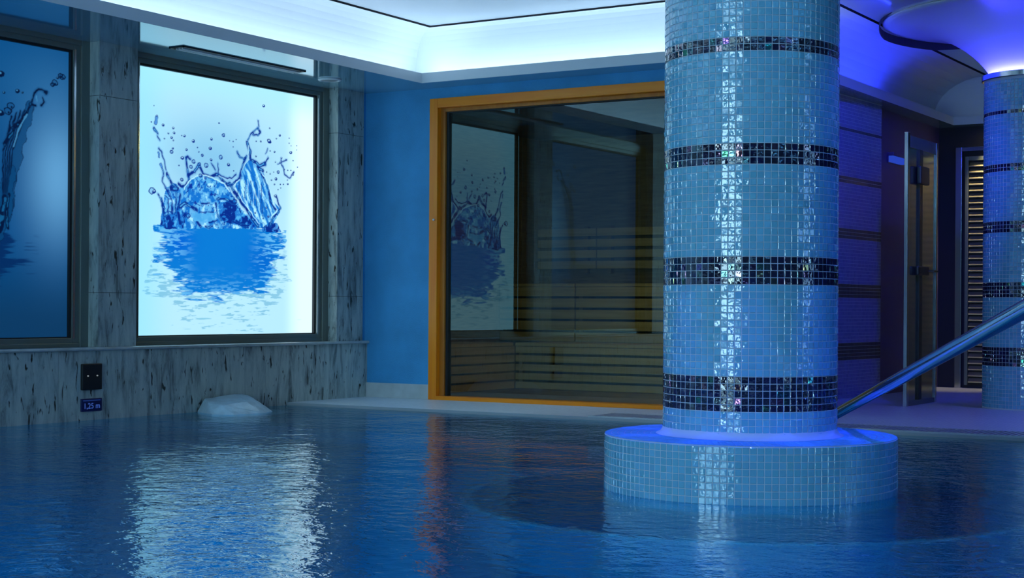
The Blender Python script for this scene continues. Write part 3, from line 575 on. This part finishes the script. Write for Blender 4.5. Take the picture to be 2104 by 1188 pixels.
for k,(x0,x1,lab) in enumerate(((.02,.655,'slatted sauna backrest, short one above the corner of the upper bench'),(.665,3.1,'slatted sauna backrest, long one on the back wall'))):
    e=empty('sauna_backrest',((x0+x1)/2,2.70,1.12)); tag(e,lab,'backrest','sauna backrests')  # slatted backrests on the sauna's back wall
    a=MB(); slat_front(a,x0,x1,2.66,1.12,1.50,4,gap=.03); a.build('slats',M['sauna_wood'],e)
    a=MB(); a.box(x0+.1,x0+.14,2.682,2.736,1.08,1.52); a.build('batten',M['sauna_dark'],e); a=MB(); a.box(x1-.14,x1-.1,2.682,2.736,1.08,1.52); a.build('batten',M['sauna_dark'],e)
e=empty('sauna_lamp',(3.0,.42,2.3)); tag(e,'dim warm lamp on the sauna ceiling','lamp')
a=MB(); a.lathe([(.0001,2.36),(.10,2.36),(.10,2.32),(.09,2.31)],3.0,.42,32); a.build('housing',M['black'],e,smooth=True)
a=MB(); a.lathe([(.09,2.312),(.06,2.300),(.001,2.295)],3.0,.42,32); a.build('diffuser',emis('warm_sauna_glow',(1.,.80,.24),130.),e,smooth=True)

# ------------------------------------------------------------------ north bay: corridor wall with mosaic panel, doors
WX=3.30
o=MB(); o.box(WX-.08,WX,.10,NY,-.04,2.62); o=o.build('wall_corridor',M['plain_dark']); o['kind']='structure'
# angled mosaic panel (bands line up with the pillars)
pan=empty('wall_mosaic',(3.2,2.3,.02)); pan['kind']='structure'; pan['label']='violet lit mosaic wall face with dark bands beside the doors'
A=Vector((3.02,1.93,0)); Bq=Vector((3.36,2.66,0)); A=Vector((3.30,1.60,0)); Bq=Vector((3.372,2.725,0)); d=(Bq-A).normalized(); n=Vector((d.y,-d.x,0)); Lp=(Bq-A).length
mb=MB(); 
P=[A,Bq,Vector((WX,2.725,0))]
mb.poly([(p.x,p.y,2.485) for p in P]); 
mb.quad((A.x,A.y,.02),(Bq.x,Bq.y,.02),(Bq.x,Bq.y,2.485),(A.x,A.y,2.485)); mb.quad((Bq.x,Bq.y,.02),(WX,2.725,.02),(WX,2.725,2.485),(Bq.x,Bq.y,2.485))
mb.build('panel_core',M['grout'],pan)
T=Tiles(); nc=int(Lp/PITCH)
for i in range(88):
    z=.228+(i-7+.5)*PITCH
    if z>2.47: break
    for k in range(nc):
        c=A+d*((k+.5)*Lp/nc); T.add((c.x,c.y,z),n,d,(0,0,1),Lp/nc,PITCH,(.014,.010,.03,0) if band_row(i-7) else (.20,.22,.42,0) if random.random()>.3 else (.16,.18,.37,0),tilt=.01,h=.0025)
T.build('mosaic_face',M['tile_matt'],pan)
o=MB(); o.box(WX-.08,EX,NY,NY+.1,-.04,2.62); o=o.build('wall_bay',M['near_black']); o['kind']='structure'
# small lit sign on corridor wall
sg=empty('wall_light',(WX,3.27,2.08)); tag(sg,'small glowing violet and blue box light on the dark corridor wall','light')
a=MB(); a.box(WX,WX+.06,3.09,3.45,2.095,2.125,b=.006); a.box(WX,WX+.01,3.09,3.45,2.035,2.095); a.build('casing',M['plain_dark'],sg)
a=MB(); a.box(WX+.01,WX+.052,3.10,3.44,2.040,2.0945,b=.004); a.build('diffuser',emis('blue_sign_glow',(.025,.07,.6),.8),sg)
# dark grille above it
# glass door leaf on x = 4
gd=empty('glass_door',(4.0,1.8,.02)); tag(gd,'glazed steel framed door leaf with dark middle bar and handle in the bay','door')
a=MB(); a.box(3.985,4.015,1.42,1.475,.02,2.10,b=.004); a.build('steel_stile',M['chrome'],gd)
a=MB(); a.box(3.985,4.015,2.15,2.19,.02,2.08,b=.004); a.build('steel_stile',M['chrome'],gd)
a=MB(); a.box(3.99,4.01,1.475,2.15,1.99,2.08,b=.003); a.build('top_rail',M['bronze'],gd)
a=MB(); a.box(3.99,4.01,1.475,2.15,.02,.06,b=.003); a.build('bottom_rail',M['bronze'],gd)
a=MB(); a.box(3.988,4.018,1.71,1.785,.06,1.99,b=.003); a.build('middle_bar',M['black'],gd)
a=MB(); a.box(4.012,4.05,1.64,1.86,1.72,1.86,b=.012); a.build('lock_box',M['black'],gd)
a=MB(); a.box(4.012,4.04,1.62,1.90,1.02,1.09,b=.012); a.tube([(4.03,1.88,1.055),(4.075,1.88,1.055),(4.075,1.99,1.055)],.010,10); a.build('handle',M['black'],gd)
pm,nt,out=mat('satin_door_glass'); p=N(nt,'ShaderNodeBsdfPrincipled'); p.inputs['Base Color'].default_value=(.42,.44,.30,1); p.inputs['Metallic'].default_value=.85; p.inputs['Roughness'].default_value=.13
tc=N(nt,'ShaderNodeTexCoord'); nz_=N(nt,'ShaderNodeTexNoise'); nz_.inputs['Scale'].default_value=3.; nt.links.new(tc.outputs['Object'],nz_.inputs[0]); bq_=N(nt,'ShaderNodeBump'); bq_.inputs['Distance'].default_value=.01; bq_.inputs['Strength'].default_value=.12
nt.links.new(nz_.outputs['Fac'],bq_.inputs['Height']); nt.links.new(bq_.outputs[0],p.inputs['Normal']); nt.links.new(p.outputs[0],out.inputs[0])
a=MB(); a.box(3.997,4.003,1.475,2.15,.06,1.99); a.build('glass',pm,gd)
# louvred door in the bay end wall
ld=empty('door_2',(4.0,NY-.03,.02)); ld['kind']='structure'; ld['label']='tall louvred door with steel frame beside the distant pillar'
a=MB(); a.box(3.475,3.535,NY-.06,NY,.02,2.29,b=.004); a.box(5.30,5.36,NY-.06,NY,.02,2.29,b=.004); a.box(3.535,5.30,NY-.06,NY,2.25,2.29,b=.004); a.build('steel_frame',M['chrome'],ld)
a=MB(); a.box(3.565,3.595,NY-.055,NY-.01,.05,2.20,b=.003); a.box(3.595,5.27,NY-.055,NY-.01,2.16,2.20,b=.003); a.build('inner_frame',M['bronze'],ld)
a=MB(); z=.08
while z<2.13:
    a.poly([(3.60,NY-.05,z),(5.26,NY-.05,z),(5.26,NY-.015,z+.035),(3.60,NY-.015,z+.035)]); a.poly([(3.60,NY-.05,z),(5.26,NY-.05,z),(5.26,NY-.05,z-.006),(3.60,NY-.05,z-.006)]); z+=.058
a.build('louvres',princ('bronze_louvre',(.62,.55,.38),.3,metal=.7),ld)
dl=empty('door_light',(3.85,4.48,2.485)); tag(dl,'small warm downlight in the soffit above the louvred door','light')
a=MB(); a.lathe([(.04,2.4849),(.055,2.4849),(.058,2.478),(.04,2.474)],3.85,4.48,24); a.build('trim_ring',M['chrome'],dl,smooth=True)
a=MB(); a.lathe([(.0005,2.480),(.04,2.480)],3.85,4.48,24); a.build('lens',emis('warm_spot',(1.,.82,.45),25.),dl)

# ------------------------------------------------------------------ ceiling, soffit, lips, coves
LX,LY,LX2,LY2=.727,-.29,3.50,4.40
def path(xw,yn,xw2,yn2,z): return [(xw,SY,z),(xw,yn,z),(xw2,yn,z),(xw2,yn2,z),(EX,yn2,z)]
def rings(mb,rows):
    for a,b in zip(rows[:-1],rows[1:]):
        for i in range(4): mb.quad(a[i],a[i+1],b[i+1],b[i])
ceil=empty('ceiling',(5,-5,2.95)); ceil['kind']='structure'
mb=MB()
mb.quad((-.3,SY,2.485),(LX,SY,2.485),(LX,LY,2.485),(-.3,LY,2.485)); mb.quad((-.3,LY,2.485),(LX2,LY,2.485),(LX2,.1,2.485),(-.3,.1,2.485))
mb.quad((3.14,.1,2.485),(LX2,.1,2.485),(LX2,LY2,2.485),(3.14,LY2,2.485)); mb.quad((3.14,LY2,2.485),(EX,LY2,2.485),(EX,NY+.1,2.485),(3.14,NY+.1,2.485))
o=mb.build('ceiling_soffit',M['lacquer']); o['kind']='structure'
mb=MB(); d=.022
rings(mb,[path(LX,LY,LX2,LY2,2.483),path(LX,LY,LX2,LY2,2.560),path(LX-d,LY+d,LX2-d,LY2+d,2.560),path(LX-d,LY+d,LX2-d,LY2+d,2.500)]); o=mb.build('trim_1',M['lip']); o['kind']='structure'
mb=MB()
rows=[path(LX-d,LY+d,LX2-d,LY2+d,2.500),path(.50,-.05,3.26,4.60,2.500),path(.50,-.05,3.26,4.60,2.60)]
import itertools
P0=(.50,-.05,3.26,4.60); P1=(.71,-.16,3.77,4.47)
for i in range(1,9):
    t=i/8.; s=1-math.cos(t*PI/2); h=2.60+.335*math.sin(t*PI/2); rows.append(path(*[a+(b-a)*s for a,b in zip(P0,P1)],h))
rings(mb,rows); o=mb.build('trim_4',M['cove'],smooth=True); o['kind']='structure'
mb=MB(); rings(mb,[path(*P1,2.935),path(P1[0]+.004,P1[1]-.004,P1[2]+.004,P1[3]-.004,3.0)]); o=mb.build('trim_5',M['near_black']); o['kind']='structure'
mb=MB(); G=(P1[0]+.018,P1[1]-.018,P1[2]+.018,P1[3]-.018)
mb.quad((G[0],SY,2.945),(EX,SY,2.945),(EX,G[1],2.945),(G[0],G[1],2.945)); mb.quad((G[2],G[1],2.945),(EX,G[1],2.945),(EX,G[3],2.945),(G[2],G[3],2.945))
mb.build('stretch_film',M['cove_in'],ceil)
o=MB(); o.box(-.4,EX+.1,SY-.1,NY+.2,3.0,3.1); o=o.build('ceiling_slab',M['near_black'],ceil)
# LED strips lying in the trough
def strip(label,pts,w,colr,s):
    (x0,y0),(x1,y1)=pts; a=MB()
    if x0==x1: a.box(x0-w/2,x0+w/2,y0,y1,2.503,2.511)
    else: a.box(x0,x1,y0-w/2,y0+w/2,2.503,2.511)
    o=a.build('light_strip',emis('led_'+label.split()[0],colr,s)); tag(o,label,'light strip')
CW=(.56,.78,1.); CV=(.07,.10,1.)
strip('cyan-white light strip hidden behind the ceiling lip above the windows',((.625,SY),(.625,-.2)),.05,CW,13)
strip('cyan-white light strip hidden behind the ceiling lip above the sauna',((.66,-.17),(3.42,-.17)),.05,CW,15)
strip('short cyan-white light strip at the start of the bay lip behind the pillar',((3.40,-.1),(3.40,.75)),.05,CW,14)
strip('violet light strip hidden behind the ceiling lip of the bay side',((3.40,.9),(3.40,2.9)),.05,(.02,.04,1.),18)
strip('violet light strip hidden behind the ceiling lip of the bay end',((5.2,4.50),(EX,4.50)),.05,CV,2)
for nm,(a_,b_,c_,d_) in (('trim_2',(-.2,EX,SY,SY+.22)),('trim_3',(EX-.22,EX,SY+.22,NY-.3))):  # unseen cornice ledges added to carry the fill strips
    o=MB(); o.box(a_,b_,c_,d_,2.56,2.60); o=o.build(nm,M['lip']); o['kind']='structure'
def fill_strip(label,x0,x1,y0,y1,colr,s_):  # unseen strips added to lift the overall room light
    a=MB(); a.box(x0,x1,y0,y1,2.603,2.612); o=a.build('light_strip',emis('led_b',colr,s_)); tag(o,label,'light strip')
fill_strip('unseen cyan fill strip added on the cornice of the south wall',1.,EX-.5,SY+.08,SY+.14,(.20,.62,1.),75)
fill_strip('unseen blue fill strip added on the cornice along the east wall',EX-.14,EX-.08,SY+1,-3.5,(.10,.46,1.),90)

# air vent and round speaker in soffit
v=empty('air_vent',(.27,-1.85,2.485)); tag(v,'long slim linear air vent in the glossy soffit above the bright window','vent')
a=MB(); x0,x1,y0,y1=.20,.335,-2.49,-1.21
for (p_,q_,r_,s_) in ((x0,x0+.012,y0,y1),(x1-.012,x1,y0,y1),(x0,x1,y0,y0+.012),(x0,x1,y1-.012,y1)): a.box(p_,q_,r_,s_,2.477,2.4855)
a.build('vent_frame',M['gasket'],v)
a=MB(); a.box(x0+.012,x1-.012,y0+.012,y1-.012,2.4835,2.4852); a.build('dark_slot',M['near_black'],v)
a=MB()
for k in range(1,4): a.box(x0+.012+k*.0275-.005,x0+.012+k*.0275+.005,y0+.03,y1-.03,2.470,2.4834)
a.build('blade',M['lip'],v)
sp=empty('ceiling_speaker',(.222,-.79,2.485)); tag(sp,'small round disc fitting in the soffit near the wall corner','ceiling fitting')
a=MB(); a.lathe([(.088,2.4852),(.09,2.480),(.085,2.474),(.070,2.472),(.066,2.476),(.001,2.476)],.222,-.79,48); a.build('rim',M['lip'],sp,smooth=True)
a=MB(); a.lathe([(.064,2.4755),(.03,2.470),(.001,2.4695)],.222,-.79,48); a.build('grille',princ('grey_grille',(.2,.24,.26),.5),sp,smooth=True)

# ------------------------------------------------------------------ rest of the room (behind the camera)
wall_s=empty('wall_south',(5,SY,0)); wall_s['kind']='structure'
mb=MB(); mb.box(-.3,EX,SY-.1,SY,-1.3,3.0); mb.build('plaster',M['dim_wall'],wall_s)
o=MB(); o.box(EX,EX+.1,SY,NY,-1.3,3.0); o=o.build('wall_east',M['dim_wall']); o['kind']='structure'
def flat_window(n,x0,x1,z0,z1,em,y=SY):
    w=empty('window_%d'%n,((x0+x1)/2,y,z0)); w['kind']='structure'
    a=MB(); a.box(x0,x1,y+.002,y+.012,z0,z1); a.build('frosted_pane',em,w)
    a=MB()
    for q in range(3):
        x=x0+(x1-x0)*q/2.; a.box(x-.04,x+.04,y,y+.04,z0-.04,z1+.04)
    a.box(x0,x1,y,y+.04,z1,z1+.04); a.box(x0,x1,y,y+.04,z0-.04,z0); a.build('window_frame',M['bronze'],w)
SWIN=emis('south_window_glow',(.46,.80,1.),13.)  # unseen windows put in as the source of the pillar's bright streak
flat_window(6,2.7,4.9,.3,2.5,SWIN); flat_window(7,5.5,6.6,.3,2.5,SWIN)
# unseen east side window, put in as a light source
ew=empty('window_8',(EX,-2.5,.6)); ew['kind']='structure'
a=MB(); a.box(EX-.012,EX-.002,-3.4,-2.2,.5,2.3); a.build('frosted_pane',emis('east_window',(.25,.55,1.),3.),ew)
a=MB(); a.box(EX-.04,EX,-3.46,-3.4,.44,2.36); a.box(EX-.04,EX,-2.2,-2.14,.44,2.36); a.box(EX-.04,EX,-3.4,-2.2,2.3,2.36); a.box(EX-.04,EX,-3.4,-2.2,.44,.5); a.build('window_frame',M['bronze'],ew)

# ------------------------------------------------------------------ pool
PX1,PY0,PY1=9.3,-8.0,-1.0
bas=empty('pool_basin',(4.5,-4.5,-1.3)); bas['kind']='structure'
mb=MB(); D=-1.25
mb.quad((0,PY0,D),(PX1,PY0,D),(PX1,PY1,D),(0,PY1,D)); mb.quad((0,PY1,D),(PX1,PY1,D),(PX1,PY1,-.0),(0,PY1,-.0)); mb.quad((PX1,PY0,D),(PX1,PY1,D),(PX1,PY1,.0),(PX1,PY0,.0)); mb.quad((0,PY0,D),(PX1,PY0,D),(PX1,PY0,.0),(0,PY0,.0)); mb.quad((.002,PY0,D),(.002,PY1,D),(.002,PY1,-.03),(.002,PY0,-.03))
mb.build('basin_shell',M['basin'],bas)
mb=MB(); mb.box(.003,PX1-.003,-2.3,PY1-.002,D+.002,-.42); mb.build('submerged_bench',M['basin'],bas)
mb=MB(); mb.lathe([(.61,-.32),(1.18,-.32),(1.20,-.34),(1.20,D+.003)],px,py,96); mb.build('round_step',M['basin'],bas,smooth=True)
mb=MB(); mb.lathe([(1.17,-.318),(1.201,-.318),(1.203,-.345)],px,py,96); mb.build('step_nosing',M['grout'],bas,smooth=True)
# underwater lamps on the basin walls
def uw(x,y,z,nx,ny,lab,s):
    e=empty('underwater_light',(x,y,z)); tag(e,lab,'light','underwater pool lights')
    a=MB(); a2=MB(); n=Vector((nx,ny,0)); u=Vector((-ny,nx,0)); c=Vector((x,y,z))
    def ring(r,dd): return [c+n*dd+u*(math.cos(t*PI/12)*r)+Vector((0,0,math.sin(t*PI/12)*r)) for t in range(24)]
    R=[ring(.11,.0),ring(.11,.03),ring(.085,.035)]
    for i in range(2):
        for k in range(24): a.quad(R[i][k],R[i][(k+1)%24],R[i+1][(k+1)%24],R[i+1][k])
    a.build('steel_ring',M['chrome'],e); a2.poly(ring(.086,.033)); a2.build('lens',emis('underwater_lens',(.01,.52,.92),s),e)
US=400.
uw(2.2,PY0,-.75,0,1,'round blue underwater light on the near pool wall, western one',US); uw(5.2,PY0,-.75,0,1,'round blue underwater light on the near pool wall, middle one',US); uw(8.,PY0,-.75,0,1,'round blue underwater light on the near pool wall, eastern one',US*.4)
uw(PX1,-3.,-.75,-1,0,'round blue underwater light on the east pool wall, north one',US*.2); uw(PX1,-6.,-.75,-1,0,'round blue underwater light on the east pool wall, south one',US*.3)
uw(4.2,-2.3,-.8,0,-1,'round blue underwater light in the bench front',US*.5)
mb=MB(); mb.quad((0.0005,PY0,0),(PX1,PY0,0),(PX1,PY1,0),(.0005,PY1,0)); wat=mb.build('pool_water',M['water']); tag(wat,'deep blue rippled pool water reflecting the bright window','water',kind='stuff')
# deck
fl_=MB()
fl_.box(0,EX,PY1,NY,-.12,.02); fl_.box(PX1,EX,SY,PY1,-.12,.02); fl_.box(0,PX1,SY,PY0,-.12,.02)
o=fl_.build('floor',M['deck']); o['kind']='structure'
# overflow grate along the deck edge
gr=empty('drain_grate',(6.,-.8,.02)); tag(gr,'pale slatted overflow grate along the pool edge','drain grate')
a=MB(); a.box(2.6,PX1,-.99,-.975,.02,.0285); a.box(2.6,PX1,-.665,-.65,.02,.0285); a.build('edge_bar',M['base'],gr)
a=MB(); x=2.62
while x<PX1: a.box(x,x+.014,-.975,-.665,.0205,.028); x+=.034
a.build('grate_slats',M['base'],gr)
a=MB(); a.quad((2.6,-.975,.0208),(PX1,-.975,.0208),(PX1,-.665,.0208),(2.6,-.665,.0208)); a.build('grate_channel',M['near_black'],gr)

# ------------------------------------------------------------------ small things on the west wall
cp=empty('control_panel',(.0,-2.98,.27)); tag(cp,'black square wall panel with two small lamps above the depth sign','control panel')
a=MB(); a.box(.0,.022,-3.068,-2.898,.198,.369,b=.006); a.build('plate',M['black'],cp)
for y in (-3.035,-2.955):
    a=MB(); a.tube([(.022,y+.01,.290),(.028,y+.01,.290)],.0045,12); a.build('indicator_lamp',emis('white_indicator',(.7,.85,.9),.35),cp)
ds=empty('depth_sign',(.0,-2.98,.10)); tag(ds,'small dark blue pool depth sign reading 1,25 m below the black panel','sign')
a=MB(); a.box(.0,.012,-3.067,-2.890,.058,.142,b=.003); a.build('sign_plate',princ('navy_sign',(.004,.012,.10),.3),ds)
a=MB(); a.box(.0121,.0135,-3.055,-2.905,.126,.132); a.build('sign_line',emis('sign_line_blue',(.03,.10,.5),.3),ds)
fc=bpy.data.curves.new('depth_text','FONT'); fc.body='1,25 m'; fc.size=.052; fc.extrude=.0008; fc.align_x='CENTER'; fc.align_y='CENTER'
fo=bpy.data.objects.new('sign_lettering',fc); col.objects.link(fo); fo.parent=ds; fo.location=(.0135,0,-.008); fo.rotation_euler=(PI/2,0,PI/2); fc.materials.append(emis('sign_letter_blue',(.10,.25,1.),.35))
bpy.context.view_layer.update()
_me=bpy.data.meshes.new_from_object(fo.evaluated_get(bpy.context.evaluated_depsgraph_get())); _mw=fo.matrix_local.copy(); bpy.data.objects.remove(fo)
fo=bpy.data.objects.new('sign_lettering',_me); col.objects.link(fo); fo.parent=ds; fo.matrix_local=_mw

# pale block at the waterline
ROCK=[(.004,-2.02,-.14),(.30,-2.14,-.14),(.46,-2.02,-.14),(.52,-1.72,-.14),(.40,-1.40,-.14),(.004,-1.30,-.14),(.004,-1.98,.02),(.24,-2.10,.02),(.40,-2.05,.0),(.46,-1.80,.0),(.38,-1.62,.0),(.004,-1.38,.02),(.02,-1.93,.095),(.02,-1.60,.115),(.02,-1.50,.105),(.14,-2.03,.080),(.28,-2.05,.062),(.29,-1.80,.078),(.20,-1.62,.092)]
import bmesh
bm=bmesh.new()
for p in ROCK: bm.verts.new(Vector(p)-Vector((0,-1.73,-.14)))
r_=bmesh.ops.convex_hull(bm,input=bm.verts[:]); bmesh.ops.dissolve_limit(bm,angle_limit=.05,verts=bm.verts[:],edges=bm.edges[:])
bmesh.ops.bevel(bm,geom=bm.edges[:],offset=.012,segments=2,affect='EDGES',profile=.5)
bmesh.ops.triangulate(bm,faces=bm.faces[:]); bmesh.ops.subdivide_edges(bm,edges=[e for e in bm.edges if e.calc_length()>.06],cuts=2,use_grid_fill=True)
for v in bm.verts: v.co+=Vector((abs(random.uniform(0,.003)),random.uniform(-.003,.003),random.uniform(-.003,.003)))
me=bpy.data.meshes.new('pale_block'); 
bm.to_mesh(me); bm.free(); me.materials.append(princ('pale_translucent_stone',(.62,.80,.90),.3,bump=.4,bscale=30,var=.12,vscale=14,spec=.6))
me.polygons.foreach_set('use_smooth',[True]*len(me.polygons)); me.set_sharp_from_angle(angle=math.radians(32))
o=bpy.data.objects.new('pale_block',me); o.location=(0,-1.73,-.14); col.objects.link(o); tag(o,'pale icy stone block at the waterline against the travertine wall','stone block')

# ------------------------------------------------------------------ handrail
hr=empty('handrail',(8.05,-8.4,.02)); tag(hr,'polished steel pool handrail sloping down behind the big mosaic pillar','handrail')
yawv=math.radians(31.7552); V=Vector((-math.sin(yawv),math.cos(yawv),0)); Rr=Vector((math.cos(yawv),math.sin(yawv),0)); CAM=Vector((7.710,-10.2225,.75))
top=Vector((8.02,-8.35,1.14)); low=Vector((5.24,-3.61,.25))
RAILPTS=[RAIL_A:=Vector((6.674,-6.001,.748)),Vector((5.288,-3.485,.305))]
dirv=(RAILPTS[0]-RAILPTS[1]).normalized()
top=RAILPTS[0]+dirv*2.35; low=RAILPTS[1]-dirv*.55
def arc(p,d0,d1,r,n=8):
    # quarter-ish bend from direction d0 to d1 starting at p
    out=[]; ang=d0.angle(d1); ax=d0.cross(d1).normalized(); c=p+ (ax.cross(d0)).normalized()*r
    for i in range(n+1): out.append(c+Matrix.Rotation(ang*i/n,3,ax)@(p-c))
    return out
dn=Vector((0,0,-1)); a1=arc(top,dirv,dn,.12); a0=arc(low,-dirv,dn,.08)
pts=[Vector((a0[-1].x,a0[-1].y,-1.24))]+a0[::-1]+[low.lerp(top,i/10.) for i in range(1,10)]+a1+[Vector((a1[-1].x,a1[-1].y,.02))]
a=MB(); a.tube(pts,.0245,24); a.build('rail_tube',M['rail'],hr,smooth=True)
a=MB(); f=a1[-1]; a.lathe([(.025,.021),(.055,.021),(.055,.027),(.03,.034),(.025,.034)],f.x,f.y,32); a.build('floor_flange',M['chrome'],hr,smooth=True)

# ------------------------------------------------------------------ spot lights and added deck fill spots
def spot(name,loc,target,power,colr,size=.9,blend_=.6,r=.04):
    l=bpy.data.lights.new(name,'SPOT'); l.energy=power; l.color=colr; l.spot_size=size; l.spot_blend=blend_; l.shadow_soft_size=r
    o=bpy.data.objects.new(name,l); col.objects.link(o); o.location=loc; o.rotation_euler=(Vector(target)-Vector(loc)).to_track_quat('-Z','Y').to_euler(); return o
spot('louvre_spot',(3.85,4.47,2.46),(3.66,4.575,1.2),60,(1.,.80,.42),.9,.8,.02)
spot('louvre_spot_b',(4.75,4.46,2.46),(4.75,4.575,1.2),60,(1.,.80,.42),.9,.8,.02)
spot('ceiling_spot_blue',(6.9,-2.6,2.93),(5.35,-4.1,.9),220,(.03,.09,1.),.62)
spot('ceiling_spot_violet',(5.0,-.6,2.93),(3.3,2.4,1.2),260,(.03,.03,1.),.85)
spot('ceiling_spot_deck',(6.3,.3,2.93),(5.0,.0,0),110,(.14,.07,1.),1.3)  # unseen violet spot added to tint the right-hand deck

spot('fill_spot_deck_a',(1.6,-1.5,2.93),(1.1,-.45,0),55,(.45,.78,1.),1.0,.8)  # unseen spot added to brighten the deck along the sauna glass
spot('fill_spot_deck_b',(3.0,-1.5,2.93),(2.6,-.45,0),40,(.40,.65,1.),1.0,.8)  # second added spot for the same deck strip
for (x_,y_,z_,tx,ty) in DOWN: spot('capital_downlight',(x_,y_,z_),(tx,ty,.225),210,(.025,.05,1.),math.radians(13),.5,.02)
# ------------------------------------------------------------------ world, camera
w=bpy.data.worlds.new('World'); sc.world=w; w.use_nodes=True; w.node_tree.nodes['Background'].inputs[0].default_value=(.02,.08,.2,1); w.node_tree.nodes['Background'].inputs[1].default_value=.05
cam=bpy.data.cameras.new('camera'); co=bpy.data.objects.new('camera',cam); col.objects.link(co); sc.camera=co
cam.sensor_width=36; cam.lens=3220/2104*36; cam.shift_y=(632.5-594)/2104; cam.clip_start=.05
roll=math.radians(.35934); U=Vector((0,0,1))
rc=Rr*math.cos(roll)+U*math.sin(roll); uc=U*math.cos(roll)-Rr*math.sin(roll); bk=-V
co.matrix_world=Matrix(((rc.x,uc.x,bk.x,CAM.x),(rc.y,uc.y,bk.y,CAM.y),(rc.z,uc.z,bk.z,CAM.z),(0,0,0,1)))
vs=sc.view_settings; vs.view_transform='Standard'; vs.look='None'; vs.gamma=1; vs.use_curve_mapping=False; vs.exposure=0.
sc.cycles.max_bounces=8; sc.cycles.diffuse_bounces=3; sc.cycles.glossy_bounces=4; sc.cycles.transmission_bounces=4; sc.cycles.transparent_max_bounces=8
sc.cycles.sample_clamp_indirect=4.; sc.cycles.caustics_reflective=True; sc.cycles.caustics_refractive=True
